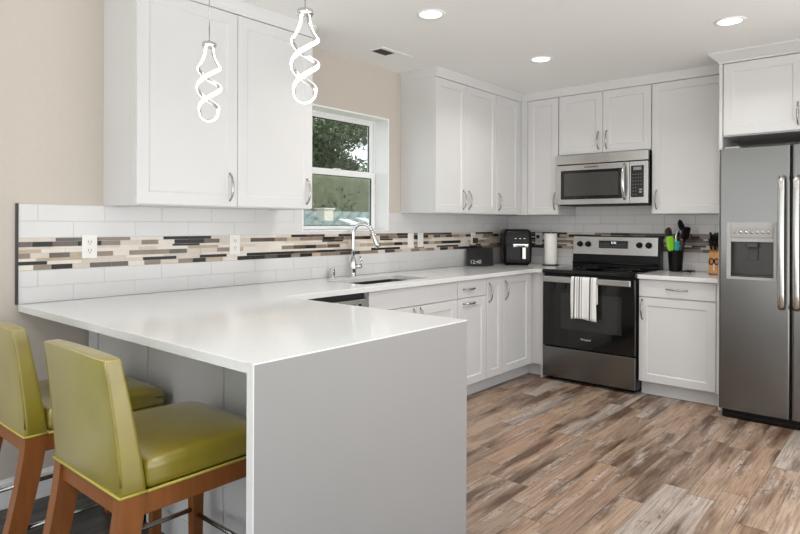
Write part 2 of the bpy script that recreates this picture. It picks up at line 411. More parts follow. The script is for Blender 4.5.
us = MB(); rectframe(us, -.175, -.145, a0+.014, a1-.014, 1.645, b1-.014, .032, .036, .022); us = us.build('upper_sash', 'trim', win)
mb = MB(); mb.box(-.162, -.158, a0+.05, a1-.05, 1.685, b1-.04); mb.build('pane', 'glass', us)
mb = MB(); rectframe(mb, -.165, -.155, a0+.046, a1-.046, 1.681, b1-.036, .005); mb.build('gasket', 'black_matte', us)
ls = MB(); rectframe(ls, -.15, -.12, a0+.014, a1-.014, b0+.012, 1.69, .034, .022, .045); ls = ls.build('lower_sash', 'trim', win)
mb = MB(); mb.box(-.137, -.133, a0+.052, a1-.052, b0+.038, 1.641); mb.build('pane', 'glass', ls)
mb = MB(); rectframe(mb, -.14, -.13, a0+.048, a1-.048, b0+.034, 1.645, .005); mb.build('gasket', 'black_matte', ls)
mb = MB(); mb.box(-.12, -.105, -2.27, -2.20, 1.688, 1.696, .002); mb.build('sash_lock', 'white_plastic', ls)
mb = MB(); mb.box(-.1835, -.1825, a0+.014, a1-.014, b0+.014, 1.65); mb.build('insect_screen', 'screen', win)

# unseen glass patio door, added to throw glare on the stool backs
dr_ = thing('added_door_1', 'unseen white framed sliding glass patio door added for glare on the stool backs', 'door', (0, -5.95, 0)); dr_['kind'] = 'structure'
mb = MB(); rectframe(mb, -.12, .012, -6.9, -5.0, 0, 2.08, .05, .03, .05); mb.build('door_frame', 'trim', dr_)
for a_, b_, x_ in ((-6.85, -5.92, -.09), (-5.98, -5.05, -.05)):
    mb = MB(); rectframe(mb, x_-.02, x_+.02, a_, b_, .03, 2.03, .055); sp = mb.build('sliding_panel', 'trim', dr_)
    mb = MB(); mb.box(x_-.003, x_+.003, a_+.05, b_-.05, .08, 1.98); mb.build('pane', 'glass', sp)

# backsplash: white brick tiles with a mosaic band, real tiles on grout
TR = random.Random(21)
def tiles(mb, F, u0, u1, z0, z1, rows, L=.305, holes=(), shift=0):
    h = (z1-z0)/rows
    for r in range(rows):
        u = u0 - L + (.239 if (r+shift) % 2 == 0 else .082)
        while u < u1:
            a, b = max(u, u0)+.0012, min(u+L, u1)-.0012; zz0, zz1 = z0+r*h+.0012, z0+(r+1)*h-.0012
            segs = [(a, b, zz0, zz1)]
            for (h0, h1, hz0, hz1) in holes:
                out = []
                for (p, q, s0, s1) in segs:
                    if q <= h0 or p >= h1 or s1 <= hz0 or s0 >= hz1: out.append((p, q, s0, s1)); continue
                    if s0 < hz0-.003: out.append((p, q, s0, hz0)); 
                    if p < h0-.003: out.append((p, h0, max(s0, hz0), s1))
                    if q > h1+.003: out.append((h1, q, max(s0, hz0), s1))
                segs = out
            for p, q, s0, s1 in segs:
                if q-p > .006 and s1-s0 > .004: F.box(mb, p, q, s0, s1, .002, .0085, .0012)
            u += L
ROWS = [(.016, 'stick'), (.023, 'brick'), (.010, 'thin'), (.016, 'pale'), (.023, 'brick'), (.012, 'pale'), (.016, 'stick'), (.023, 'brick')]
def mosaic(F, u0, u1, zt, holes, mats, cream):
    z = zt; dz = (.150-sum(h for h, _ in ROWS))/len(ROWS)
    for h, kind in ROWS:
        z1_, z0_ = z-dz/2, z-h-dz/2; z -= h+dz
        u = u0 - TR.random()*.1
        while u < u1:
            if kind == 'brick': L, ch = TR.uniform(.075, .115), [0, 0, 1, 1, 2, 2, 2, 3, 4]
            elif kind == 'stick': L, ch = TR.uniform(.12, .20), [0, 0, 1, 1, 2, 4, 5]
            elif kind == 'thin': L, ch = TR.uniform(.10, .20), [0, 2, 3, 4, 5, 5]
            else: L, ch = TR.uniform(.09, .2), [3, 4, 4, 5, 5, 5]
            c = TR.choice(ch)
            q_ = TR.random(); cu = cream(u)
            if cu > 0 and q_ < cu: c = TR.choice([4, 5, 5])
            elif cu < 0 and q_ < -cu: c = TR.choice([0, 0, 1, 1, 2])
            segs = [(max(u, u0)+.001, min(u+L, u1)-.001)]
            for h0, h1 in holes:
                segs = [x for p, q in segs for x in ([(p, q)] if q <= h0 or p >= h1 else [(p, min(q, h0)), (max(p, h1), q)])]
            for p, q in segs:
                if q-p > .004: F.box(mats[c], p, q, z0_, z1_, .002, .009)
            u += L
def backsplash(name, F, u0, u1, holes, top_rows, plates, shift, cream, gm='grout'):
    mb = MB(); mb.mi = 0
    for (a, b, zz0, zz1) in top_rows['grout']: F.box(mb, a, b, zz0, zz1, 0, .0068)
    mb.mi = 1
    tiles(mb, F, u0, u1, CZ, 1.068, 2, shift=shift)
    for (a, b, zz1, n) in top_rows['tiles']: tiles(mb, F, a, b, 1.218, zz1, n, holes=holes, shift=shift)
    class Sub:   # redirect each colour to a material slot
        def __init__(s, i): s.i = i
        def box(s, *a): mb.mi = s.i; mb.box(*a); return s
    mosaic(F, u0, u1, 1.218, plates, [Sub(2+i) for i in range(6)], cream)
    return struct(mb.build(name, [gm, 'tile']+MOS))
LF, BF = FX(0.0), FY(0.0)
backsplash('backsplash_left', LF, -4.343, -.009, [(WY0-.001, WY1+.001, WZ0-.001, 2.2)],
           {'grout': [(-4.343, -.009, CZ, WZ0), (-4.343, WY0, WZ0, UZ), (WY1, -.009, WZ0, UZ)], 'tiles': [(-4.343, -.009, UZ, 2)]}, [], 0,
           lambda u: .40 if u < -2.9 else .08)
backsplash('backsplash_back', BF, .009, 2.067, [], {'grout': [(.009, 2.067, CZ, UZ), (.72, 1.51, UZ, 1.457)], 'tiles': [(.009, .72, UZ, 2), (.72, 1.51, 1.457, 3), (1.51, 2.067, UZ, 2)]}, [], 1, lambda u: -.34, 'grout_back')
mb = MB(); mb.box(0, .012, -4.353, -4.343, CZ, 1.378); struct(mb.build('trim_1', 'black_trim'))

# ------------------------------------------------------------------ cabinets
def cabinet(name, label, loc, body, F, doors, group=None, cat='cabinet', fronts=(), extra=(), toe=None):
    t = thing(name, label, cat, loc, group)
    mb = MB()
    for b in body: mb.box(*b)
    for b in extra: mb.box(*b)
    mb.build('body', 'cab', t)
    if toe: m_ = MB(); m_.box(*toe); m_.build('toe_kick', 'panel_grey', t)
    for (u0, u1, z0, z1, hs) in doors:
        d = shaker(F, u0, u1, z0, z1).build('door', 'cab', t)
        if hs: pull(F, hs[0], hs[1], parent=d, vert=(len(hs) < 3))
    for (u0, u1, z0, z1, hu) in fronts:
        d = shaker(F, u0, u1, z0, z1, flat=True).build('drawer', 'cab', t)
        if hu is not None: pull(F, hu, (z0+z1)/2, L=.145, vert=False, parent=d)
    return t
XF = FX(.329); g = .0015
dz0, dz1 = UZ+.004, TOP-.003
cabinet('upper_cabinet', 'wide white double-door wall cabinet behind the hanging pendants, left of the window', (.16, -3.42, UZ),
        [(.001, .329, -3.96, -2.871, UZ, TOP)], XF,
        [(-3.957, -3.404-g, dz0, dz1, (-3.452, 1.482)), (-3.404+g, -2.874, dz0, dz1, (-2.918, 1.482))])
cabinet('upper_cabinet', 'white double-door wall cabinet just right of the window', (.16, -1.21, UZ),
        [(.001, .329, -1.645, -.778, UZ, TOP)], XF,
        [(-1.642, -1.241-g, dz0, dz1, (-1.279, 1.485)), (-1.241+g, -.781, dz0, dz1, (-1.201, 1.485))])
cabinet('corner_cabinet', 'narrow single-door white wall cabinet in the corner above the smart display', (.16, -.4, UZ),
        [(.001, .329, -.7775, -.002, UZ, TOP)], XF, [(-.775, -.392, dz0, dz1, (-.738, 1.487))], extra=[(.329, .349, -.389, -.351, UZ, TOP)])
YF = FY(-.329)
cabinet('upper_cabinet', 'narrow single-door white wall cabinet between the corner and the microwave', (.54, -.16, UZ),
        [(.3305, .715, -.329, -.001, UZ, TOP)], YF, [(.414, .712, dz0, dz1, (.684, 1.497))], extra=[(.350, .411, -.349, -.329, UZ, TOP)])
MZ = 1.888
cabinet('upper_cabinet', 'short white two-door cabinet directly above the microwave', (1.115, -.16, MZ),
        [(.7165, 1.511, -.329, -.001, MZ, TOP)], YF, [(.72, 1.114-g, MZ+.008, dz1, (1.078, 2.0)), (1.114+g, 1.508, MZ+.008, dz1, (1.148, 2.0))])
cabinet('upper_cabinet', 'single-door white wall cabinet between the microwave and the refrigerator', (1.78, -.16, UZ),
        [(1.5125, 2.067, -.329, -.001, UZ, TOP)], YF, [(1.516, 2.062, dz0, dz1, (1.551, 1.49))])
t = thing('end_panel', 'tall white end panel standing beside the left side of the refrigerator', 'panel', (2.071, -.32, 0))
mb = MB(); mb.box(2.0675, 2.0885, -.645, -.001, 0, TOP, .001); mb.build('panel', 'cab', t)
F2 = FY(-.62)
cabinet('upper_cabinet', 'deep white cabinet above the refrigerator', (2.55, -.31, 1.905),
        [(2.089, 3.05, -.62, -.001, 1.905, TOP)], F2, [(2.093, 2.566-g, 1.912, dz1, (2.532, 2.02)), (2.566+g, 3.045, 1.912, dz1, (2.602, 2.02))])
def crown(name, pts, prof, label):   # mitred moulding along corner points (x, y, outward dx, dy)
    mb = MB(); vs = []; fs = []; k = len(prof)
    for (x, y, dx, dy) in pts:
        for o_, z in prof: vs.append((x+dx*o_, y+dy*o_, z))
    for i in range(len(pts)-1):
        for j in range(k): fs.append((i*k+j, i*k+(j+1) % k, (i+1)*k+(j+1) % k, (i+1)*k+j))
    fs.append(tuple(range(k))); fs.append(tuple((len(pts)-1)*k+j for j in range(k))[::-1])
    mb.poly(vs, fs); o = struct(mb.build(name, 'cab')); o['label'] = label
cp = [(-.02, TOP+.0005), (.002, TOP+.0005), (.002, TOP+.012), (.008, TOP+.04), (.014, CEIL-.012), (.014, CEIL), (-.02, CEIL)]
crown('trim_2', [(.002, -3.96, 0, -1), (.349, -3.96, 1, -1), (.349, -2.871, 1, 1), (.002, -2.871, 0, 1)], cp, 'white crown board above the left wall cabinet')
crown('trim_3', [(.002, -1.645, 0, -1), (.349, -1.645, 1, -1), (.349, -.349, 1, -1), (2.06, -.349, 0, -1)], cp, 'white crown board above the corner wall cabinets')
cq = [(-.02, TOP+.0005), (.002, TOP+.0005), (.006, TOP+.012), (.03, TOP+.035), (.055, CEIL-.014), (.06, CEIL-.012), (.06, CEIL), (-.02, CEIL)]
crown('trim_4', [(2.0675, -.40, -1, 0), (2.0675, -.645, -1, -1), (3.06, -.645, 0, -1)], cq, 'deeper cove crown above the refrigerator cabinet')
# base cabinets, left run (faces at x = .60, doors to .62)
BX = FX(.60); TK = .105; CB = .884
def base(name, label, y0, y1, doors, fronts):
    return cabinet(name, label, (.3, (y0+y1)/2, 0), [(.012, .60, y0, y1, TK, CB)], BX, doors, fronts=fronts, toe=(.012, .545, y0, y1, 0, TK))
sb = thing('sink_base_cabinet', 'white base cabinet below the kitchen sink', 'cabinet', (.3, -2.2, 0))
mb = MB(); mb.box(.012, .03, -2.663, -1.741, TK, CB); mb.box(.03, .60, -2.663, -2.645, TK, CB); mb.box(.03, .60, -1.759, -1.741, TK, CB)
mb.box(.03, .60, -2.645, -1.759, TK, TK+.018); mb.box(.585, .60, -2.645, -1.759, TK+.018, CB); mb.build('body', 'cab', sb)
mb = MB(); mb.box(.012, .545, -2.663, -1.741, 0, TK); mb.build('toe_kick', 'panel_grey', sb)
shaker(BX, -2.660, -1.743, .755, CB-.006, flat=True).build('false_front', 'cab', sb)
for a, b, hu in ((-2.660, -2.203, -2.235), (-2.200, -1.743, -2.165)):
    d = shaker(BX, a, b, TK+.003, .748).build('door', 'cab', sb); pull(BX, hu, .66, parent=d)
base('base_cabinet', 'white base cabinet with one drawer and a pull-out front, just right of the sink base', -1.7405, -1.356,
     [(-1.737, -1.359, TK+.003, .748, (-1.592, .711, 'h'))], [(-1.737, -1.359, .755, CB-.006, -1.592)])
base('base_cabinet', 'narrow white single-door base cabinet two left of the range', -1.3555, -1.119, [(-1.352, -1.122, TK+.003, CB-.006, (-1.318, .765))], [])
t = base('corner_base_cabinet', 'white corner base cabinet left of the range', -1.1185, -.002, [(-1.115, -.674, TK+.003, CB-.006, (-1.078, .765))], [])
mb = MB(); mb.box(.60, .62, -.671, -.648, TK, CB); mb.box(.60, .712, -.62, -.602, TK, CB); mb.box(.60, .712, -.602, -.012, TK, CB); mb.build('filler_panel', 'cab', t)
mb = MB(); mb.box(.545, .712, -.565, -.55, 0, TK); mb.box(.694, .712, -.622, -.565, 0, TK); mb.build('toe_kick', 'panel_grey', t)
t = cabinet('base_cabinet', 'white base cabinet with drawer and door between the range and the refrigerator', (1.78, -.3, 0),
        [(1.509, 2.066, -.60, -.012, TK, CB)], FY(-.60), [(1.512, 2.046, TK+.003, .742, (1.538, .652))], fronts=[(1.512, 2.046, .75, CB-.006, 1.784)],
        toe=(1.509, 2.066, -.545, -.012, 0, TK), extra=[(2.05, 2.066, -.62, -.60, TK, CB)])
# peninsula carcass and bar-side panels
pen = thing('peninsula_cabinet', 'white peninsula cabinet below the quartz bar counter', 'cabinet', (.9, -3.7, 0))
mb = MB(); mb.box(.03, 1.755, -4.005, -3.37, TK, CB); mb.build('body', 'cab', pen)
mb = MB(); mb.box(.03, 1.755, -3.97, -3.44, 0, TK); mb.build('toe_kick', 'panel_grey', pen)
mb = MB(); mb.box(.013, 1.757, -4.025, -4.005, 0, CB); mb.build('back_panel', 'panel_grey', pen)
mb = MB(); mb.box(.013, .112, -4.033, -4.025, 0, CB); mb.box(.565, .60, -4.033, -4.025, 0, CB); mb.box(1.14, 1.175, -4.033, -4.025, 0, CB); mb.box(.112, 1.757, -4.033, -4.025, 0, .10); mb.build('stile', 'panel_grey', pen)
for i, (a, b) in enumerate(((.66, 1.20), (1.205, 1.745))):
    FP = None
    m_ = MB(); m_.box(a, b, -3.37, -3.35, TK+.003, CB-.006, .002); m_.build('door', 'cab', pen)
wf = thing('waterfall_panel', 'quartz waterfall end panel of the peninsula, its shade painted in as grey', 'panel', (1.775, -3.84, 0))
mb = MB(); mb.box(1.761, 1.789, -4.339, -3.335, 0, CZ-.0053); mb.build('panel', 'end_shaded', wf)
mb = MB(); mb.box(1.761, 1.789, -4.343, -4.339, 0, CZ-.0053); mb.build('edge_strip', 'quartz', wf, 'white front edge of the end panel')

# worktops
SX0, SX1, SY0, SY1 = .17, .53, -2.61, -1.93
def slab(name, label, outline, z0, z1, hole=None, cap=None):
    mb = MB(); b = mb.bm
    ov = [b.verts.new((x, y, z1)) for x, y in outline]; es = [b.edges.new((ov[i], ov[(i+1) % len(ov)])) for i in range(len(ov))]
    if hole:
        x0, x1, y0, y1 = hole; rr = .03; hp = []
        for cx, cy, a0 in ((x1-rr, y1-rr, 0), (x0+rr, y1-rr, 90), (x0+rr, y0+rr, 180), (x1-rr, y0+rr, 270)):
            for k in range(5): a = math.radians(a0+90*k/4); hp.append((cx+rr*math.cos(a), cy+rr*math.sin(a)))
        hv = [b.verts.new((x, y, z1)) for x, y in hp]; es += [b.edges.new((hv[i], hv[(i+1) % len(hv)])) for i in range(len(hv))]
    bmesh.ops.triangle_fill(b, edges=es, use_beauty=True)
    top = list(b.faces); ex = bmesh.ops.extrude_face_region(b, geom=top)
    bmesh.ops.translate(b, verts=[v for v in ex['geom'] if isinstance(v, bmesh.types.BMVert)], vec=(0, 0, z0-z1))
    bmesh.ops.recalc_face_normals(b, faces=b.faces)
    ee = [e for e in b.edges if e.calc_face_angle(0) > 1.2 and all(v.co.z > z1-.001 for v in e.verts) and not (cap and all(v.co.x > cap[0]-.001 for v in e.verts))]
    bmesh.ops.bevel(b, geom=ee, offset=.0022, segments=2, affect='EDGES', profile=.5)
    if cap: mb.box(cap[0], cap[1], cap[2], cap[3], z1-.005, z1)   # mitred end, thin where it meets the end panel
    o = mb.build(name, 'quartz'); return tag(o, label, 'countertop')
slab('countertop', 'long white quartz countertop running from the bar peninsula past the sink to the range',
     [(.0125, -4.343), (1.7605, -4.343), (1.7605, -3.335), (.648, -3.335), (.648, -.648), (.715, -.648), (.715, -.0125), (.0125, -.0125)], CZ-.03, CZ, (SX0, SX1, SY0, SY1), (1.7605, 1.789, -4.343, -3.335))
slab('countertop', 'short white quartz countertop under the knife block and utensil crock', [(1.509, -.648), (2.066, -.648), (2.066, -.0125), (1.509, -.0125)], CZ-.03, CZ)
# sink
sk = thing('sink', 'undermount stainless steel sink basin below the faucet', 'sink', (.35, -2.27, CZ-.23))
mb = MB(); o_ = .012
def ringpts(x0, x1, y0, y1, z, rr=.035):
    out = []
    for cx, cy, a0 in ((x1-rr, y1-rr, 0), (x0+rr, y1-rr, 90), (x0+rr, y0+rr, 180), (x1-rr, y0+rr, 270)):
        for k in range(5): a = math.radians(a0+90*k/4); out.append((cx+rr*math.cos(a), cy+rr*math.sin(a), z))
    return out
rg = [ringpts(SX0-.02, SX1+.02, SY0-.02, SY1+.02, CZ-.0312), ringpts(SX0-.003, SX1+.003, SY0-.003, SY1+.003, CZ-.0312), ringpts(SX0, SX1, SY0, SY1, CZ-.20), ringpts(SX0+.02, SX1-.02, SY0+.02, SY1-.02, CZ-.215)]
vs = [p for r in rg for p in r]; n = len(rg[0]); fs = [(k*n+j, k*n+(j+1) % n, (k+1)*n+(j+1) % n, (k+1)*n+j) for k in range(3) for j in range(n)]
fs.append(tuple(3*n+j for j in range(n)))
mb.poly(vs, fs); mb.build('basin', 'sink_steel', sk)
mb = MB(); mb.lathe([(.001, .004), (.03, .004), (.042, .001), (.042, 0)], (.35, -2.27, CZ-.2145)); mb.build('drain', 'chrome', sk)
# faucet
fx, fy = .075, -2.25
fa = thing('faucet', 'chrome gooseneck pull-down faucet behind the sink', 'faucet', (fx, fy, CZ))
mb = MB(); mb.lathe([(.027, 0), (.027, .006), (.022, .012), (.021, .03), (.0235, .05), (.0235, .095), (.019, .115), (.0135, .135)], (fx, fy, CZ)); mb.build('base', 'chrome', fa)
dx, dy = .86, .51; pts = [(fx, fy, CZ+.13)]
Rr = .069; zc = CZ+.305
pts += [(fx, fy, CZ+.20), (fx, fy, CZ+.26)]
for i in range(15):
    a = PI - (PI-.28)*i/14; d = Rr+Rr*math.cos(a); pts.append((fx+dx*d, fy+dy*d, zc+Rr*math.sin(a)))
mb = MB(); mb.tube(pts, .0125, 14); mb.build('spout', 'chrome', fa)
e1 = Vector(pts[-1]); dn = (e1-Vector(pts[-2])).normalized()
mb = MB(); mb.tube([e1-dn*.002, e1+dn*.02, e1+dn*.10, e1+dn*.125], [.0135, .0145, .0185, .0175], 16); mb.build('spray_head', 'chrome', fa)
mb = MB(); mb.tube([(fx+.01, fy+.012, CZ+.072), (fx+.024, fy+.042, CZ+.072), (fx+.03, fy+.055, CZ+.074)], [.016, .0165, .013], 14)
mb.tube([(fx+.026, fy+.046, CZ+.076), (fx+.03, fy+.054, CZ+.10), (fx+.022, fy+.05, CZ+.145)], [.008, .0065, .005], 10); mb.build('lever', 'chrome', fa)
ag = thing('air_gap', 'small chrome air gap cap on the counter left of the faucet', 'plumbing', (.05, -2.43, CZ))
mb = MB(); mb.lathe([(.024, 0), (.024, .006), (.02, .01), (.02, .062), (.017, .068), (.001, .069)], (.05, -2.43, CZ)); mb.build('cap', 'chrome', ag)
mb = MB()
for k in range(3): mb.box(.066, .0715, -2.438+.0, -2.422, CZ+.022+k*.013, CZ+.028+k*.013)
mb.build('slot', 'slot', ag)
# dishwasher
dw = thing('dishwasher', 'stainless dishwasher under the counter between the peninsula and the sink base', 'dishwasher', (.33, -2.97, 0))
mb = MB(); mb.box(.03, .585, -3.268, -2.668, .02, .872); mb.build('body', 'black_matte', dw)
d = MB(); d.box(.585, .627, -3.265, -2.671, .11, .775, .003); d = d.build('door', 'steel', dw)
mb = MB(); mb.box(.585, .632, -3.265, -2.671, .78, .845, .003); cpn = mb.build('control_panel', 'steel', dw)
for k in range(6):
    mb = MB(); mb.box(.6322, .6328, -2.76-k*.05, -2.735-k*.05, .806, .818); mb.build('button', 'black', cpn)
mb = MB(); mb.tube([(.627, -3.2, .72), (.66, -3.2, .72), (.66, -2.74, .72), (.627, -2.74, .72)], .008, 8); mb.build('handle', 'steel', d)
mb = MB(); mb.box(.03, .55, -3.265, -2.671, 0, .10); mb.build('toe_kick', 'black_matte', dw)

# ------------------------------------------------------------------ range
RX0, RX1 = .738, 1.503
rng = thing('range', 'freestanding electric range in stainless steel and black glass', 'range', (1.11, -.35, 0))
mb = MB(); mb.box(RX0, RX1, -.64, -.02, .03, .89); mb.box(RX0+.03, RX1-.03, -.58, -.1, 0, .03); mb.build('body', 'black', rng)
ct = MB(); ct.box(RX0-.004, RX1+.004, -.672, -.02, .89, .922, .004); ct = ct.build('cooktop', 'black_gloss', rng)
for bx, by, br in ((.93, -.5, .095), (1.3, -.5, .105), (.93, -.22, .085), (1.3, -.22, .075)):
    mb = MB(); pts = [(bx+br*math.cos(2*PI*k/40), by+br*math.sin(2*PI*k/40), .9222) for k in range(40)]; mb.tube(pts, .0012, 6, closed=True); mb.build('burner_ring', 'ring', ct)
bgd = MB(); bgd.hexa([(RX0, -.105, .922), (RX1, -.105, .922), (RX1, -.015, .922), (RX0, -.015, .922), (RX0, -.085, 1.192), (RX1, -.085, 1.192), (RX1, -.015, 1.192), (RX0, -.015, 1.192)], .004)
bgd = bgd.build('backguard', 'black', rng)
mb = MB(); mb.hexa([(RX0+.004, -.108, 1.028), (RX1-.018, -.108, 1.028), (RX1-.018, -.09, 1.028), (RX0+.004, -.09, 1.028), (RX0+.004, -.096, 1.186), (RX1-.018, -.096, 1.186), (RX1-.018, -.08, 1.186), (RX0+.004, -.08, 1.186)], .003)
cpl = mb.build('control_panel', 'steel', bgd, 'stainless control panel')
mb = MB(); mb.tube([(RX0+.01, -.118, .955), (RX1-.01, -.118, .955)], .012, 10); mb.build('vent_trim', 'black', bgd)
for kx in (.809, .885, 1.335, 1.412):
    mb = MB(); mb.lathe([(.026, -.100), (.026, -.106), (.022, -.110), (.020, -.130), (.017, -.134), (.001, -.134)], (kx, 0, 1.118), axis='y'); mb.box(kx-.004, kx+.004, -.139, -.12, 1.101, 1.135, .001)
    mb.build('knob', 'black', bgd)
mb = MB(); mb.box(.985, 1.238, -.1105, -.09, 1.086, 1.152, .002); dsp = mb.build('display', 'black_gloss', bgd)
for k, dxk in enumerate((1.095, 1.113, 1.128)): pass
text('2:45', .026, 'digits', bgd, (1.118, -.1115, 1.134), (1, 0, 0), (0, 0, 1), 'clock_digits', 'lit clock digits')
for k in range(10):
    for j in range(2):
        if 4 <= k <= 5 and j == 1: continue
        mb = MB(); mb.box(1.0+k*.023, 1.010+k*.023, -.1115, -.1105, 1.098+j*.022, 1.101+j*.022); mb.build('button', 'keys', bgd)
# oven door
od = MB(); od.box(RX0+.002, RX1-.002, -.675, -.642, .292, .872, .004); od = od.build('oven_door', 'black_gloss', rng)
mb = MB(); mb.box(.90, 1.40, -.6765, -.674, .44, .735, .001); mb.build('oven_window', 'ovenglass', od)
mb = MB(); mb.box(RX0+.02, RX1-.02, -.722, -.704, .820, .868, .006)
for hx in (RX0+.045, RX1-.045): mb.box(hx-.012, hx+.012, -.706, -.672, .832, .856, .003)
mb.build('handle', 'steel', od, 'wide stainless steel handle')
text('Whirlpool', .020, 'legend', od, (1.113, -.6757, .372), (1, 0, 0), (0, 0, 1), 'lettering')
mb = MB(); mb.box(RX0+.002, RX1-.002, -.672, -.642, .035, .282, .004); mb.build('drawer', 'fridge_steel', rng, 'stainless storage drawer')
# towel over the handle
tw = MB(smooth=True); nx, prof = 22, []
for z in [.665+.02*k for k in range(9)]: prof.append((-.698, z))
prof += [(-.700, .845), (-.702, .862), (-.708, .872), (-.714, .874), (-.721, .871), (-.7265, .861), (-.728, .84)]
for z in [.82-.02*k for k in range(15)]: prof.append((-.7285, z))
vs = []; TX0, TX1 = 1.012, 1.222
for j, (y, z) in enumerate(prof):
    for i in range(nx+1):
        s_ = i/nx; drop = max(0, (.84-z)/.3) if y < -.72 else 0
        yy = y - (.004*math.sin(s_*9+.6)+.003*math.sin(s_*21))*drop - .004*drop
        vs.append((TX0+(TX1-TX0)*s_+.004*math.sin(z*14)*drop, yy, z+(.006*math.sin(s_*5) if z < .54 else 0)))
fs = [(j*(nx+1)+i, j*(nx+1)+i+1, (j+1)*(nx+1)+i+1, (j+1)*(nx+1)+i) for j in range(len(prof)-1) for i in range(nx)]
tw.poly(vs, fs); ob = tag(tw.build('dish_towel', 'towel'), 'white dish towel with grey stripes hanging on the oven door handle', 'towel')
for v in ob.data.vertices: v.co.x += .104
ob.location.x -= .104
md = ob.modifiers.new('thickness', 'SOLIDIFY'); md.thickness = .003; md.offset = 0
# ------------------------------------------------------------------ microwave
mw = thing('microwave', 'stainless over-the-range microwave under the short cabinet', 'microwave', (1.115, -.2, 1.458))
mb = MB(); mb.box(.722, 1.504, -.372, -.012, 1.458, 1.886, .003); mb.build('body', 'black', mw)
mb = MB(); mb.box(.722, 1.504, -.407, -.373, 1.806, 1.886, .004); mb.build('vent_panel', 'steel', mw)
mb = MB(); mb.box(.74, 1.49, -.36, -.06, 1.452, 1.4575); mb.build('underside_grille', 'black_matte', mw)
dr = MB(); dr.box(.722, 1.356, -.410, -.373, 1.462, 1.799, .004); dr = dr.build('door', 'steel', mw)
mb = MB(); mb.box(.772, 1.300, -.4125, -.408, 1.506, 1.752, .006); bz = mb.build('door_bezel', 'black_gloss', dr)
mb = MB(); mb.box(.80, 1.272, -.4135, -.411, 1.535, 1.728, .002); mb.build('door_window', 'mwglass', bz)
mb = MB(); pts = []; rs = []
for i in range(15):
    t_ = -1+2*i/14; pts.append((1.322, -.412-.04*(1-t_*t_)**.6 if abs(t_) < 1 else -.412, 1.640+t_*.142)); rs.append(.010+.006*(1-t_*t_))
mb.tube(pts, rs, 12); mb.build('handle', 'chrome', dr, 'bowed polished handle')
mb = MB(); mb.box(1.3585, 1.504, -.410, -.373, 1.462, 1.799, .004); cpm = mb.build('control_panel', 'steel', mw)
mb = MB(); mb.box(1.372, 1.474, -.4125, -.408, 1.512, 1.765, .002); kp = mb.build('keypad', 'black_gloss', cpm)
mb = MB(); mb.box(1.392, 1.456, -.4135, -.412, 1.728, 1.752); mb.build('display', 'digit_dim', kp)
for r in range(7):
    for c in range(4 if r > 2 else 2):
        mb = MB(); mb.box(1.386+c*.021, 1.394+c*.021, -.4133, -.412, 1.53+r*.027, 1.535+r*.027); mb.build('button', 'keys', kp)
for z_ in (1.566, 1.546):
    mb = MB(); mb.box(1.438, 1.462, -.4135, -.412, z_, z_+.012); mb.build('button', 'grey_plastic', kp)
mb = MB(); LW = [.011, .004, .008, .008, .009, .008, .009, .012, .003, .009]; x = .985
for q in LW: mb.box(x, x+q, -.4108, -.4098, 1.770, 1.770+(.013 if q > .0085 else .010)); x += q+.0035
mb.build('lettering', 'ink', dr)
# ------------------------------------------------------------------ refrigerator
fr = thing('refrigerator', 'stainless side-by-side refrigerator with a water and ice dispenser', 'refrigerator', (2.55, -.4, 0))
FRX, FY0, FY1 = 2.104, -.80, -.73
mb = MB(); mb.box(FRX+.004, 3.02, -.725, -.03, .03, 1.785, .004); mb.build('body', 'dark_steel', fr)
DX0, DX1, DZ0, DZ1 = 2.152, 2.440, .932, 1.309
dl = MB(); fz0, fz1 = .062, 1.80
sx1 = 2.518
# left door: front with an opening for the dispenser, rounded outer edges
def door_mesh(x0, x1, hole=None):
    m_ = MB(); b = m_.bm; rr = .014
    prof = [(x0, FY1)] + [(x0+rr-rr*math.cos(a), FY0+rr-rr*math.sin(a)) for a in [PI/2*k/4 for k in range(5)]]
    prof += [(x1-rr+rr*math.sin(a), FY0+rr-rr*math.cos(a)) for a in [PI/2*k/4 for k in range(5)]] + [(x1, FY1)]
    n_ = len(prof); vs_ = [(x, y, fz0) for x, y in prof]+[(x, y, fz1) for x, y in prof]
    fs_ = []
    for i in range(n_):
        j = (i+1) % n_
        if hole and i == 5: continue
        fs_.append((i, j, n_+j, n_+i))
    fs_ += [tuple(range(n_))[::-1], tuple(range(n_, 2*n_))]
    if hole:
        h0, h1, hz0, hz1 = hole; k = len(vs_)
        vs_ += [(h0, FY0, hz0), (h1, FY0, hz0), (h1, FY0, hz1), (h0, FY0, hz1)]; o4 = (5, 6, n_+6, n_+5)
        for q in range(4): fs_.append((o4[q], o4[(q+1) % 4], k+(q+1) % 4, k+q))
        kk = len(vs_); vs_ += [(h0, FY0+.06, hz0), (h1, FY0+.06, hz0), (h1, FY0+.06, hz1), (h0, FY0+.06, hz1)]
        for q in range(4): fs_.append((k+q, k+(q+1) % 4, kk+(q+1) % 4, kk+q))
        fs_.append((kk, kk+1, kk+2, kk+3))
    v, f = m_.poly(vs_, fs_)
    return m_
ldo = door_mesh(FRX, sx1-.004, (2.178, 2.424, .95, 1.181)).build('freezer_door', 'fridge_steel', fr)
rdo = door_mesh(sx1+.004, 3.02).build('fresh_food_door', 'fridge_steel', fr)
ds = MB(); ds.box(DX0, 2.178, FY0-.006, FY0, DZ0, DZ1, .002); ds.box(2.424, DX1, FY0-.006, FY0, DZ0, DZ1, .002); ds.box(2.178, 2.424, FY0-.006, FY0, DZ0, .95, .002); ds.box(2.178, 2.424, FY0-.006, FY0, 1.181, DZ1, .002)
ds = ds.build('dispenser_surround', 'disp_grey', ldo)
mb = MB(); mb.box(2.180, 2.422, FY0-.010, FY0-.005, 1.210, 1.277, .002); mb.build('dispenser_controls', 'grey_plastic', ldo)
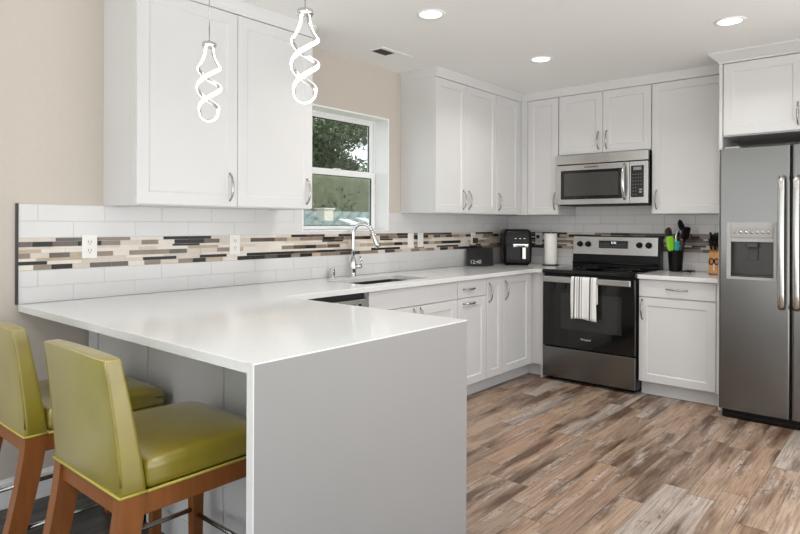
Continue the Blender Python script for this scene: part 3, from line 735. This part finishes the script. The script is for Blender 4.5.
for k in range(7):
    mb = MB(); mb.lathe([(.009, -.8105), (.009, -.8110), (.001, -.8110)], (2.205+k*.032, 0, 1.244), 14, 'y'); mb.build('button', 'nickel', ldo)
mb = MB(); mb.box(2.1785, 2.4235, -.742, -.7405, .951, 1.180); mb.box(2.1785, 2.180, -.798, -.742, .951, 1.180); mb.box(2.422, 2.4235, -.798, -.742, .951, 1.180); mb.box(2.18, 2.422, -.798, -.742, 1.1785, 1.1800); mb.build('dispenser_cavity', 'disp_dark', ldo)
mb = MB(); mb.box(2.268, 2.332, -.795, -.745, 1.145, 1.178, .003); mb.hexa([(2.275, -.766, 1.06), (2.325, -.766, 1.06), (2.325, -.758, 1.06), (2.275, -.758, 1.06), (2.27, -.755, 1.146), (2.33, -.755, 1.146), (2.33, -.746, 1.146), (2.27, -.746, 1.146)], .002); mb.build('dispenser_paddle', 'disp_dark', ldo)
mb = MB(); mb.box(2.18, 2.422, -.803, -.744, .951, .962, .002); mb.build('drip_tray', 'disp_dark', ldo)
def fhandle(x, par):
    m_ = MB(); pts_ = []; z0_, z1_ = .76, 1.60
    pr_ = [(z0_, 0), (z0_+.004, -.028), (z0_+.03, -.046)] + [(z0_+.03+(z1_-z0_-.06)*k/12, -.046-.014*math.sin(PI*k/12)) for k in range(1, 12)] + [(z1_-.03, -.046), (z1_-.004, -.028), (z1_, 0)]
    # flattened bar
    k = len(pr_); vs_ = []
    for i, (z, d) in enumerate(pr_):
        zz0 = pr_[max(i-1, 0)]; zz1 = pr_[min(i+1, k-1)]; tz, td = zz1[0]-zz0[0], zz1[1]-zz0[1]; L = math.hypot(tz, td) or 1; nz_, nd = -td/L, tz/L
        for a in range(12):
            c, s_ = math.cos(2*PI*a/12), math.sin(2*PI*a/12)
            vs_.append((x+.019*c, FY0+d+nd*.010*s_, z+nz_*.010*s_))
    fs_ = [(i*12+a, i*12+(a+1) % 12, (i+1)*12+(a+1) % 12, (i+1)*12+a) for i in range(k-1) for a in range(12)]
    fs_ += [tuple(range(12))[::-1], tuple((k-1)*12+a for a in range(12))]
    m_.smooth = True; m_.poly(vs_, fs_); return m_.build('handle', 'steel', par, 'brushed vertical bar handle')
fhandle(2.472, ldo); fhandle(2.552, rdo)
mb = MB(); mb.box(FRX+.02, 3.01, -.775, -.70, .0, .055, .004); mb.box(FRX+.02, 3.01, -.785, -.774, .012, .03, .002); mb.build('base_grille', 'black', fr)
mb = MB(); mb.box(FRX+.03, FRX+.12, -.79, -.66, 1.8005, 1.815, .004); mb.build('hinge_cover', 'grey_plastic', fr)
mb = MB(); mb.box(2.93, 3.01, -.79, -.66, 1.8005, 1.815, .004); mb.build('hinge_cover', 'grey_plastic', fr)
mb = MB(); mb.box(FRX+.09, 2.9, -.72, -.1, 1.7855, 1.798, .002); mb.build('top_cover', 'black_matte', fr)

# ------------------------------------------------------------------ things on the counters
# air fryer in the corner, turned to face the room
def rot(p, c, a): x, y = p[0]-c[0], p[1]-c[1]; return (c[0]+x*math.cos(a)-y*math.sin(a), c[1]+x*math.sin(a)+y*math.cos(a), p[2])
def yawbuild(mb, c, a):
    for v in mb.bm.verts: v.co = Vector(rot(v.co, c, a))
    return mb
ac, aa = (.25, -.27), math.radians(38)
af = thing('air_fryer', 'black air fryer with a basket handle in the corner of the counter', 'air fryer', (*ac, CZ))
def taper(p):
    k = (p.z+.155)/.31; s_ = 1-.05*(2*k-1)**2-.02*k; return Vector((p.x*s_, p.y*s_, p.z))
mb = MB(); mb.rbox((*ac, CZ+.168), (.133, .140, .163), .035, fn=taper); yawbuild(mb, ac, aa).build('body', 'black', af)
mb = MB(); mb.rbox((ac[0], ac[1]-.133, CZ+.108), (.112, .014, .088), .01, 4); bk = yawbuild(mb, ac, aa).build('basket_front', 'black', af)
mb = MB(); mb.box(ac[0]-.045, ac[0]+.095, ac[1]-.147, ac[1]-.128, CZ+.165, CZ+.198, .004); yawbuild(mb, ac, aa).build('handle_band', 'chrome', bk, 'bright chrome band')
mb = MB(); mb.rbox((ac[0]+.048, ac[1]-.165, CZ+.115), (.021, .022, .062), .012, 4); yawbuild(mb, ac, aa).build('handle', 'black', bk)
mb = MB(); mb.box(ac[0]+.032, ac[0]+.064, ac[1]-.1895, ac[1]-.186, CZ+.062, CZ+.168, .0015); yawbuild(mb, ac, aa).build('handle_trim', 'nickel', bk)
mb = MB()
for k in range(3): mb.box(ac[0]-.03+k*.04, ac[0]-.012+k*.04, ac[1]-.1365, ac[1]-.133, CZ+.243, CZ+.249)
yawbuild(mb, ac, aa).build('indicator', 'legend', af)
for sx_ in (-1, 1):
    for sy_ in (-1, 1):
        mb = MB(); mb.cyl((ac[0]+sx_*.09, ac[1]+sy_*.09, CZ), (ac[0]+sx_*.09, ac[1]+sy_*.09, CZ+.012), .012, seg=10)
        yawbuild(mb, ac, aa).build('foot', 'black_matte', af)
# smart display
sc, sa = (.135, -.70), math.radians(43)
sd = thing('smart_display', 'black smart display showing the time, on the counter left of the air fryer', 'smart display', (*sc, CZ))
W2, H2 = .118, .162; tilt = .045
def tl(x, z, d=0): return (sc[0]+x, sc[1]-.03+tilt*z/H2+d, CZ+.004+z)
mb = MB(); mb.hexa([tl(-W2, 0), tl(W2, 0), tl(W2, 0, .014), tl(-W2, 0, .014), tl(-W2, H2), tl(W2, H2), tl(W2, H2, .014), tl(-W2, H2, .014)], .004)
bd = yawbuild(mb, sc, sa).build('screen_bezel', 'black', sd)
mb = MB(); mb.hexa([tl(-W2+.012, .014, -.0012), tl(W2-.012, .014, -.0012), tl(W2-.012, .014, .004), tl(-W2+.012, .014, .004), tl(-W2+.012, H2-.014, -.0012), tl(W2-.012, H2-.014, -.0012), tl(W2-.012, H2-.014, .004), tl(-W2+.012, H2-.014, .004)])
yawbuild(mb, sc, sa).build('screen', 'screen_dark', bd)
mb = MB(); mb.hexa([(sc[0]-.07, sc[1]-.02, CZ), (sc[0]+.07, sc[1]-.02, CZ), (sc[0]+.06, sc[1]+.075, CZ), (sc[0]-.06, sc[1]+.075, CZ), (sc[0]-.08, sc[1]+.002, CZ+.10), (sc[0]+.08, sc[1]+.002, CZ+.10), (sc[0]+.06, sc[1]+.03, CZ+.10), (sc[0]-.06, sc[1]+.03, CZ+.10)], .006)
yawbuild(mb, sc, sa).build('speaker_base', 'charcoal', sd)
org = rot(tl(-W2+.022, .034, -.003), sc, sa); xd = (math.cos(sa), math.sin(sa), 0)
up = Vector(rot(tl(0, H2), sc, sa))-Vector(rot(tl(0, 0), sc, sa))
text('12:40', .046, 'digit_soft', bd, org, xd, up, 'clock_digits', 'lit clock digits', 'LEFT')
# paper towels
px_, py_ = .535, -.13
ph = thing('paper_towel_holder', 'black upright paper towel holder left of the range', 'holder', (px_, py_, CZ))
mb = MB(); mb.lathe([(.078, 0), (.078, .006), (.074, .009), (.001, .009)], (px_, py_, CZ)); mb.build('base', 'black', ph)
mb = MB(); mb.cyl((px_, py_, CZ+.009), (px_, py_, CZ+.318), .006, seg=12); mb.lathe([(.001, .331), (.008, .327), (.011, .319), (.008, .312), (.004, .309)], (px_, py_, CZ), 14); mb.build('rod', 'chrome', ph)
mb = MB(); mb.lathe([(.02, .0095), (.058, .0095), (.059, .012), (.059, .291), (.058, .2935), (.02, .2935), (.02, .0095)], (px_, py_, CZ), 36, caps=False); tag(mb.build('paper_towel_roll', 'paper'), 'white roll of paper towels standing on its holder', 'paper towels')
# utensil crock and utensils
ux, uy = 1.645, -.17
cr_ = thing('utensil_crock', 'black utensil crock right of the range', 'crock', (ux, uy, CZ))
mb = MB(); mb.lathe([(.001, .004), (.048, .004), (.050, .010), (.060, .168), (.062, .172), (.058, .172), (.054, .160), (.046, .012), (.001, .012)], (ux, uy, CZ), 32, caps=False); mb.build('pot', 'black', cr_)
def wire(mb, pts, r=.0035, closed=True): mb.tube(pts, r, 8, closed=closed)
tv = thing('trivet', 'small black wire stand beside the utensil crock', 'trivet', (ux+.09, uy-.03, CZ))
mb = MB(); x0, x1, y0, y1 = ux+.066, ux+.125, uy-.06, uy+.06; zz = CZ+.012
for (a, b) in (((x0, y0), (x1, y0)), ((x1, y0), (x1, y1)), ((x1, y1), (x0, y1)), ((x0, y1), (x0, y0)), (((x0+x1)/2, y0), ((x0+x1)/2, y1))): mb.cyl((*a, zz), (*b, zz), .0045, seg=8)
mb.build('wire_top', 'black', tv)
for a in ((x0, y0), (x1, y0), (x1, y1), (x0, y1)):
    mb = MB(); mb.cyl((*a, CZ), (*a, zz), .0045, seg=8); mb.build('foot', 'black', tv)
def utensil(name, label, b, tpt, mat, head, hr=.006, hd=None):
    t_ = thing(name, label, name.replace('_', ' '), b, 'utensils in the black crock')
    m_ = MB(); m_.tube([b, tpt], hr, 8); m_.build('shaft', mat[0], t_)
    m_ = MB(smooth=True); d = (Vector(hd) if hd else Vector(tpt)-Vector(b)).normalized(); side = Vector((.76, .65, 0)); side = (side-d*side.dot(d)).normalized(); nn = d.cross(side)
    kind, L, wd = head; T = Vector(tpt); prof = []; N = 9
    if kind == 'blade': outline = [(-.01, .3), (0, .55), (.12*L, .9), (.3*L, 1), (.85*L, 1), (.96*L, .9), (L, .6)]
    elif kind == 'spoon': outline = [(0, .2), (.12*L, .5), (.3*L, .85), (.55*L, 1), (.8*L, .85), (.94*L, .5), (L, .12)]
    else: outline = [(0, .25), (.2*L, .7), (.45*L, 1), (.75*L, .9), (L, .55)]
    rings = []
    for (h, f_) in outline:
        ring = []
        for k in range(10):
            a = 2*PI*k/10; bow = (.014*math.sin(PI*max(h, 0)/L)) if kind == 'spoon' else .0
            ring.append(T+d*h+side*(math.cos(a)*wd*f_)+nn*(math.sin(a)*.004+bow*(1-math.cos(a)**2*0)))
        rings += ring
    fs_ = [(i*10+k, i*10+(k+1) % 10, (i+1)*10+(k+1) % 10, (i+1)*10+k) for i in range(len(outline)-1) for k in range(10)]
    fs_ += [tuple(range(10))[::-1], tuple((len(outline)-1)*10+k for k in range(10))]
    m_.poly(rings, fs_); m_.build('head', mat[1], t_); return t_
zb = CZ+.02
utensil('spoon', 'dark brown round-headed spoon at the left of the crock', (ux-.01, uy+.01, zb), (ux-.05, uy+.02, CZ+.27), ('black', 'brown_spoon'), ('spoon', .088, .030))
utensil('spatula', 'lime green silicone spatula in the crock', (ux-.008, uy-.030, zb), (ux-.020, uy-.048, CZ+.172), ('green', 'green'), ('blade', .115, .032))
utensil('spatula', 'teal silicone spatula behind the lime green one', (ux+.012, uy-.012, zb), (ux+.018, uy-.026, CZ+.165), ('teal', 'teal'), ('blade', .082, .020))
utensil('whisk', 'thin metal utensil standing in the middle of the crock', (ux+.0, uy+.022, zb), (ux+.008, uy+.034, CZ+.22), ('chrome', 'steel'), ('spoon', .11, .024))
utensil('turner', 'large black turner leaning at the right of the crock', (ux+.022, uy+.006, zb), (ux+.064, uy+.008, CZ+.262), ('black', 'black'), ('blade', .10, .034), .009)
utensil('spoon', 'tall black pointed spoon, the topmost utensil in the crock', (ux+.02, uy+.022, zb), (ux+.056, uy+.052, CZ+.312), ('black', 'black'), ('spoon', .115, .026), hd=(-.38, -.1, 1))
utensil('spoon', 'dark brown handled utensil at the right rim of the crock', (ux+.026, uy-.016, zb), (ux+.052, uy-.024, CZ+.2), ('brown_spoon', 'brown_spoon'), ('blade', .05, .014))
# knife block
kx, ky = 1.955, -.20
kb = thing('knife_block', 'honey wood knife block at the right end of the counter by the refrigerator', 'knife block', (kx, ky, CZ))
mb = MB(); mb.hexa([(kx-.045, ky-.075, CZ+.008), (kx+.045, ky-.075, CZ+.008), (kx+.045, ky+.06, CZ+.008), (kx-.045, ky+.06, CZ+.008),
                    (kx-.045, ky-.055, CZ+.165), (kx+.045, ky-.055, CZ+.165), (kx+.045, ky+.075, CZ+.235), (kx-.045, ky+.075, CZ+.235)], .004); mb.build('block', 'block', kb)
for sx_ in (-.035, .035):
    for sy_ in (-.062, .045):
        mb = MB(); mb.cyl((kx+sx_, ky+sy_, CZ), (kx+sx_, ky+sy_, CZ+.009), .008, seg=10); mb.build('foot', 'black', kb)
ks = [(-.030, -.035, .10, 'leftmost of the front row'), (-.002, -.035, .075, 'in the middle of the front row'), (.028, -.035, .075, 'rightmost of the front row'),
      (-.030, .01, .125, 'leftmost of the middle row'), (.002, .01, .12, 'in the middle of the middle row'), (-.026, .052, .085, 'leftmost of the back row'), (.008, .052, .10, 'middle of the back row')]
for (ox, oy, L, wh) in ks:
    zt = CZ+.165+(oy+.055)/.13*.07+.001; b0_ = (kx+ox, ky+oy, zt)
    t_ = thing('kitchen_knife', 'black handled knife in the wood block, '+wh, 'knife', b0_, 'knives in the wood block')
    d = Vector((-.10, -.30, 1)).normalized(); B = Vector(b0_)
    mb = MB(); mb.cyl(B-Vector((0, 0, .0005)), B+d*.012, .0075, seg=10); mb.build('bolster', 'steel', t_)
    mb = MB(); mb.tube([B+d*.012, B+d*.03, B+d*(L*.7), B+d*L], [.009, .0085, .0105, .008], 10); mb.build('handle', 'black', t_)
sc_ = thing('scissors', 'black handled kitchen scissors on the front of the knife block', 'scissors', (kx-.005, ky-.066, CZ+.07))
mb = MB()
for s_ in (-1, 1):
    cx_, cz_ = kx-.005+s_*.018, CZ+.10
    mb.tube([(cx_+.016*math.cos(2*PI*k/16), ky-.074, cz_+.022*math.sin(2*PI*k/16)) for k in range(16)], .004, 8, closed=True)
mb.build('finger_loop', 'black', sc_)
mb = MB(); mb.box(kx-.011, kx+.001, ky-.0745, ky-.0705, CZ+.03, CZ+.085, .001); mb.build('blade', 'steel', sc_)

# ------------------------------------------------------------------ outlets and switches
def outlet(F, u, z, label, kind='duplex', wd=.072, ht=.116):
    t_ = thing('wall_outlet' if kind != 'rocker' else 'light_switch', label, 'outlet' if kind != 'rocker' else 'switch', F.P(u, z, .009))
    m_ = MB(); F.box(m_, u-wd/2, u+wd/2, z-ht/2, z+ht/2, .009, .0145, .0015); m_.build('cover_plate', 'white_plastic', t_)
    if kind == 'duplex':
        for s_ in (-1, 1):
            m_ = MB(); F.box(m_, u-.017, u+.017, z+s_*.021-.014, z+s_*.021+.014, .0145, .0165, .0008); r_ = m_.build('receptacle', 'white_plastic', t_)
            m_ = MB()
            for q in (-.0065, .0065): F.box(m_, u+q-.0014, u+q+.0014, z+s_*.021-.002, z+s_*.021+.009, .0165, .0168)
            F.box(m_, u-.0025, u+.0025, z+s_*.021-.0105, z+s_*.021-.0055, .0165, .0168); m_.build('slot', 'slot', r_)
    else:
        m_ = MB(); F.box(m_, u-.0165, u+.0165, z-.033, z+.033, .0145, .018, .001); m_.build('rocker', 'white_plastic', t_)
    return t_
outlet(LF, -4.03, 1.172, 'white duplex outlet on the backsplash nearest the bar stools')
outlet(LF, -3.19, 1.164, 'white duplex outlet on the backsplash below the wide left cabinet')
outlet(LF, -1.530, 1.160, 'left of the two white switch plates right of the window', 'rocker')
outlet(LF, -1.405, 1.160, 'right of the two white switch plates right of the window', 'rocker')
outlet(LF, -.63, 1.158, 'white outlet above the smart display, with a brown plug in it')
outlet(BF, .352, 1.155, 'white outlet between the air fryer and the paper towels')
mb = MB(); LF.box(mb, -.645, -.595, 1.118, 1.165, .0170, .045, .004); tag(mb.build('power_adapter', 'brown_spoon'), 'dark brown plug-in adapter above the smart display', 'adapter')
mb = MB(); BF.box(mb, .340, .364, 1.16, 1.19, .0170, .04, .004); tag(mb.build('power_plug', 'black'), 'black plug in the outlet behind the air fryer', 'plug')

# ------------------------------------------------------------------ ceiling fixtures
for i, (x, y) in enumerate(DOWNLIGHTS):
    lab = ['recessed ceiling light nearest the left wall cabinet and the pendants', 'recessed ceiling light nearest the kitchen corner', 'recessed ceiling light in front of the refrigerator cabinet'][i] if i < SEEN else None
    if lab:
        t_ = thing('ceiling_light', lab, 'ceiling light', (x, y, CEIL), 'recessed ceiling lights')
        mb = MB(); mb.lathe([(.062, -.0005), (.066, -.006), (.082, -.006), (.085, -.0005)], (x, y, CEIL), 40, caps=False); mb.build('trim_ring', 'trim', t_)
        mb = MB(); mb.lathe([(.063, -.0005), (.062, -.003), (.001, -.0035)], (x, y, CEIL), 40, caps=False); mb.build('lens', 'lens', t_)
    else:
        t_ = thing('ceiling_light', 'recessed ceiling light elsewhere on the ceiling, out of view', 'ceiling light', (x, y, CEIL), 'recessed ceiling lights out of view')
        mb = MB(); mb.lathe([(.062, -.0005), (.066, -.006), (.082, -.006), (.085, -.0005)], (x, y, CEIL), 40, caps=False); mb.build('trim_ring', 'trim', t_)
        mb = MB(); mb.lathe([(.063, -.0005), (.062, -.003), (.001, -.0035)], (x, y, CEIL), 40, caps=False); mb.build('lens', 'lens', t_)
    L = bpy.data.lights.new('lamp', 'AREA'); L.shape = 'DISK'; L.size = .12; L.spread = math.radians(140); L.energy = DOWNLIGHT_W; L.color = (1, .985, .96)
    lo = bpy.data.objects.new('lamp', L); C.objects.link(lo); lo.parent = t_; lo.location = (0, 0, -.008)
vt = thing('ceiling_vent', 'small white ceiling register with a dark grille above the window', 'vent', (.31, -2.13, CEIL-.006))
mb = MB(); mb.box(.235, .385, -2.29, -1.97, CEIL-.006, CEIL-.0005, .002); mb.build('plate', 'trim', vt)
mb = MB(); mb.box(.268, .352, -2.268, -2.13, CEIL-.0075, CEIL-.0058); gr = mb.build('grille', 'slot', vt)
mb = MB()
for k in range(7): mb.box(.270, .350, -2.260+k*.02, -2.257+k*.02, CEIL-.010, CEIL-.0074)
mb.build('louvre', 'ink', gr)
# pendants
E1, E2 = Vector((.76, .65, 0)), Vector((.65, -.76, 0))
def pendant(x, y, label):
    t_ = thing('pendant_light', label, 'pendant light', (x, y, 1.735), 'spiral pendants over the peninsula')
    m_ = MB(); m_.cyl((x, y, 2.083), (x, y, CEIL-.025), .0022, seg=8); m_.build('cord', 'nickel', t_)
    m_ = MB(); m_.lathe([(.001, -.025), (.055, -.025), (.058, -.02), (.058, -.0005)], (x, y, CEIL), 32, caps=False); m_.build('canopy', 'chrome', t_)
    m_ = MB(); m_.lathe([(.001, 0), (.029, 0), (.031, .003), (.031, .016), (.027, .02), (.006, .022), (.005, .03), (.001, .031)], (x, y, 2.062), 28, caps=False); m_.build('cap', 'chrome', t_)
    # twin helix closing in a loop at the bottom
    top, step, zl = 2.062, .095, 1.779
    def strand(ph):
        P = []; N = 96
        for i in range(N+1):
            z = top+(zl-top)*i/N; s_ = (z-zl)/step          # half turns above the loop
            if s_ > 2: k = (s_-2)/((top-zl)/step-2); s_ = 2+.22*k; r = .014+.034*(1-k)**2.2
            else: r = .038+.010*min(1, s_/.7)
            th = ph - PI*s_
            P.append(Vector((x, y, z))+E1*(r*math.cos(th))+E2*(r*math.sin(th)))
        return P
    A, B = strand(0), strand(PI)
    loop = [Vector((x, y, zl-.040*math.sin(PI*k/14)))+E1*(.039*math.cos(PI*k/14)) for k in range(1, 14)]
    P = A+loop+B[::-1]
    # ribbon section: luminous outer face, chrome channel on the inner face
    lt, ch = MB(smooth=True), MB(smooth=True); ra, rb = [], []
    n_ = len(P)
    for i in range(n_):
        t = (P[min(i+1, n_-1)]-P[max(i-1, 0)]).normalized()
        c = Vector((x, y, max(P[i].z, zl))); o_ = P[i]-c; o_ = (o_-t*o_.dot(t))
        o_ = o_.normalized() if o_.length > 1e-5 else t.orthogonal().normalized(); s_ = t.cross(o_)
        ra.append([P[i]+o_*a+s_*b for a, b in ((0, -.0078), (.003, -.0076), (.0055, -.005), (.0065, 0), (.0055, .005), (.003, .0076), (0, .0078))])
        rb.append([P[i]+o_*a+s_*b for a, b in ((-.0002, .0074), (-.0045, .0070), (-.0045, -.0070), (-.0002, -.0074))])
    for m2, rr_ in ((lt, ra), (ch, rb)):
        k = len(rr_[0]); vs_ = [p for r in rr_ for p in r]
        fs_ = [(i*k+j, i*k+(j+1) % k, (i+1)*k+(j+1) % k, (i+1)*k+j) for i in range(n_-1) for j in range(k)]
        m2.poly(vs_, fs_)
    lt.build('light_tube', 'tube', t_, 'glowing white spiral tube'); ch.smooth = False; ch.build('inner_channel', 'chrome', t_)
    L = bpy.data.lights.new('lamp', 'POINT'); L.energy = 0.3; L.shadow_soft_size = .05; L.color = (1, .98, .95)
    lo = bpy.data.objects.new('lamp', L); C.objects.link(lo); lo.parent = t_; lo.location = (0, 0, .16)
pendant(.768, -3.84, 'glowing white spiral pendant on the left, closer to the beige wall')
pendant(1.407, -3.84, 'glowing white spiral pendant on the right, nearer the window')

# ------------------------------------------------------------------ bar stools
def stool(label):
    cx, cy = 1.305, -4.32
    t_ = thing('bar_stool', label, 'bar stool', (cx, cy, 0), 'olive leather bar stools at the peninsula')
    hw = .2265; zb_ = .552
    # seat cushion
    def dome(p):
        u, v = p.x/.226, p.y/.21; k = max(0, (1-abs(u)**3))*max(0, (1-abs(v)**4)); z = p.z + (.014*k if p.z > 0 else 0)
        if p.z > 0 and v > .5: z -= .018*((v-.5)/.5)**2
        return Vector((p.x, p.y, z))
    m_ = MB(); m_.rbox((cx, -4.283, zb_+.043), (.2265, .222, .043), .024, 10, dome); st = m_.build('seat', 'leather', t_)
    m_ = MB(); y0_, y1_ = -4.503, -4.064
    m_.tube([(cx-hw, y0_, zb_+.002), (cx-hw, y1_-.03, zb_+.002), (cx-hw+.03, y1_, zb_+.002), (cx+hw-.03, y1_, zb_+.002), (cx+hw, y1_-.03, zb_+.002), (cx+hw, y0_, zb_+.002)], .0045, 8); m_.build('piping', 'piping', st)
    # back
    H = .188
    def lean(p):
        k = (p.z+H)/(2*H); th = 1-.36*k; bow = -.010*(1-(p.x/.226)**2) if p.y < 0 else 0.0
        return Vector((p.x*(1-.07*k), (p.y*th)-.052*k**1.3+bow*.4, p.z+(.004*(1-(p.x/.226)**2) if p.z > 0 else 0)))
    m_ = MB(); m_.rbox((cx, -4.5385, zb_+H), (hw, .0365, H), .011, 9, lean); bk_ = m_.build('backrest', 'leather', t_)
    m_ = MB()
    def edge(sx, k): p = lean(Vector((sx*hw, -.0365, -H+2*H*k))); return (cx+p.x-sx*.004, -4.5385+p.y+.002, zb_+H+p.z)
    for sx in (-1, 1): m_.tube([edge(sx, k/12) for k in range(1, 12)]+[edge(sx, .985)], .0032, 6)
    m_.tube([edge(-1, .985)]+[(lambda q: (cx+q.x, -4.5385+q.y+.003, zb_+H+q.z-.005))(lean(Vector((hw*(-1+2*k/10), -.0365, H)))) for k in range(1, 10)]+[edge(1, .985)], .0032, 6)
    m_.build('piping', 'leather', bk_)
    m_ = MB(); m_.tube([(cx-hw, -4.503, zb_+.003), (cx-hw, -4.577, zb_+.003), (cx+hw, -4.577, zb_+.003), (cx+hw, -4.503, zb_+.003)], .0045, 8); m_.build('piping', 'piping', bk_)
    # rails
    m_ = MB(); z0_, z1_ = .492, .551
    m_.box(cx-hw+.04, cx+hw-.04, -4.566, -4.542, z0_, z1_, .002); m_.box(cx-hw+.04, cx+hw-.04, -4.098, -4.074, z0_, z1_, .002)
    for sx in (-1, 1): m_.box(cx+sx*hw, cx+sx*(hw-.024), -4.51, -4.08, z0_, z1_, .002)
    m_.build('seat_frame', 'legwood', t_)
    # legs: sabre-curved behind, straight in front
    for sx in (-1, 1):
        m_ = MB(); xs = sorted((cx+sx*hw, cx+sx*(hw-.046))); rows = []
        for i in range(11):
            z = .551*(1-i/10); k = 1-z/.551; yb = -4.574-.115*k**1.35; d = .070-.018*k
            rows.append([(xs[0], yb, z), (xs[1], yb, z), (xs[1], yb+d, z), (xs[0], yb+d, z)])
        vs_ = [p for r in rows for p in r]; fs_ = [(i*4+j, i*4+(j+1) % 4, (i+1)*4+(j+1) % 4, (i+1)*4+j) for i in range(10) for j in range(4)]
        fs_ += [(0, 1, 2, 3), (40, 43, 42, 41)]; m_.poly(vs_, fs_); m_.build('leg', 'legwood', t_)
        m_ = MB(); x0_, x1_ = xs; i0 = .006
        m_.hexa([(x0_+i0, -4.115, 0), (x1_-i0, -4.115, 0), (x1_-i0, -4.080, 0), (x0_+i0, -4.080, 0), (x0_, -4.122, .551), (x1_, -4.122, .551), (x1_, -4.072, .551), (x0_, -4.072, .551)], .002); m_.build('leg', 'legwood', t_)
    m_ = MB(); xi = hw-.023
    for sx in (-1, 1): m_.cyl((cx+sx*xi, -4.60, .235), (cx+sx*xi, -4.10, .235), .0085, seg=12)
    m_.cyl((cx-xi, -4.097, .215), (cx+xi, -4.097, .215), .0085, seg=12); m_.build('footrest', 'nickel', t_)
    return t_
s1 = stool('olive green leather bar stool nearest the end panel of the peninsula')
def copy_tree(o, parent=None):
    c = o.copy(); C.objects.link(c); c.parent = parent
    for ch in list(o.children): copy_tree(ch, c)
    return c
s2 = copy_tree(s1); s2.location.x -= .708; s2['label'] = 'olive green leather bar stool closer to the beige wall'

# ------------------------------------------------------------------ outside the window
GZ = -1.2
mb = MB(); mb.box(-40, -.6, -30, 40, GZ-.2, GZ); struct(mb.build('ground', 'grass'))
hs = thing('neighbour_house', 'neighbouring house whose shingled roof shows through the window', 'house', (-9, 5, GZ))
mb = MB(); mb.box(-12.0, -6.9, -3.5, 14, GZ, .55); mb.build('wall', 'siding', hs)
r0, r1, rz0, rz1 = -6.4, -10.5, .70, 1.68
mb = MB(); mb.hexa([(r1, -4.5, rz1-.12), (r0, -4.5, rz0-.12), (r0, 14.5, rz0-.12), (r1, 14.5, rz1-.12), (r1, -4.5, rz1), (r0, -4.5, rz0), (r0, 14.5, rz0), (r1, 14.5, rz1)]); rf = mb.build('roof', 'shingle', hs)
mb = MB(); mb.hexa([(r1, -4.5, rz1-.12), (r1, 14.5, rz1-.12), (-12.6, 14.5, rz0-.12), (-12.6, -4.5, rz0-.12), (r1, -4.5, rz1), (r1, 14.5, rz1), (-12.6, 14.5, rz0), (-12.6, -4.5, rz0)]); mb.build('roof', 'shingle', hs)
def onroof(x): return rz0+(rz1-rz0)*(x-r0)/(r1-r0)
x, y = -9.4, 6.14
mb = MB(); mb.box(x-.16, x+.16, y-.17, y+.17, onroof(x)-.05, onroof(x)+.27, .01); mb.box(x-.2, x+.2, y-.21, y+.21, onroof(x)+.27, onroof(x)+.31, .01); mb.build('roof_vent', 'mgrout', rf)
for (x, y) in ((-9.0, 6.68), (-7.6, 4.89), (-9.2, 7.57)):
    mb = MB(); mb.hexa([(x-.25, y-.2, onroof(x-.25)+.001), (x+.25, y-.2, onroof(x+.25)+.001), (x+.25, y+.2, onroof(x+.25)+.001), (x-.25, y+.2, onroof(x-.25)+.001), (x-.25, y-.2, onroof(x-.25)+.05), (x+.25, y-.2, onroof(x+.25)+.05), (x+.25, y+.2, onroof(x+.25)+.05), (x-.25, y+.2, onroof(x-.25)+.05)]); mb.build('skylight', 'white_plastic', rf)
LR = random.Random(3)
def leaves(mb, c, rad, n, size):
    for _ in range(n):
        while True:
            p = Vector((LR.uniform(-1, 1), LR.uniform(-1, 1), LR.uniform(-1, 1)))
            if p.length < 1: break
        p = p*(.55+.45*LR.random()); p = Vector((p.x*rad[0], p.y*rad[1], p.z*rad[2]))+Vector(c)
        u = Vector((LR.gauss(0, 1), LR.gauss(0, 1), LR.gauss(0, 1))).normalized(); v = u.orthogonal().normalized(); v.rotate(Matrix.Rotation(LR.random()*6, 3, u))
        s_ = size*LR.uniform(.6, 1.3); k = u.cross(v)*s_*.2
        mb.poly([p-u*s_, p-v*s_*.45+k, p+u*s_, p+v*s_*.45+k], [(0, 1, 2), (0, 2, 3)])
def tree(x, y, h, r, label, n=2600):
    t_ = thing('tree', label, 'tree', (x, y, GZ), 'trees beyond the neighbouring roof')
    m_ = MB(); m_.tube([(x, y, GZ), (x+.1, y, h*.45), (x, y+.1, h*.8)], [.22, .16, .07], 10)
    for k in range(6):
        a = k*1.05; m_.tube([(x+.06, y+.03, h*(.4+.05*k)), (x+math.cos(a)*r*.4, y+math.sin(a)*r*.4, h*(.55+.05*k)), (x+math.cos(a)*r*.75, y+math.sin(a)*r*.75, h*(.6+.06*k))], [.07, .05, .02], 6)
    m_.build('trunk', 'bark', t_)
    m_ = MB()
    for k in range(9):
        a = k*2.4; q = .55*r*math.sqrt(k/9); leaves(m_, (x+math.cos(a)*q, y+math.sin(a)*q, h*.68+(k % 3-1)*r*.38), (r*.5, r*.5, r*.42), n//9, .115)
    m_.build('foliage', 'leaf', t_, recalc=False)
tree(-17.2, 13.6, 6.6, 2.6, 'dark leafy tree filling the upper window pane', 9000)
tree(-17.0, 7.2, 5.6, 2.1, 'dark leafy tree at the left edge of the window', 2600)
tree(-17.4, 19.0, 6.6, 2.3, 'dark leafy tree at the right edge of the window', 2600)
mb = MB()
for k in range(26): leaves(mb, (-13.75+LR.uniform(-.1, .1), 2.6+k*.62, 1.1+LR.uniform(-.1, .1)), (.7, .75, 2.25), 260, .12)
he = thing('hedge', 'tall olive green hedge beyond the neighbouring roof', 'hedge', (-13.8, 10.5, GZ))
mb.build('foliage', 'hedge', he, recalc=False)
mb = MB(); mb.rbox((-13.85, 10.5, 1.0), (.4, 8.4, 2.19), .3, 10); mb.build('dense_core', 'hedge', he)
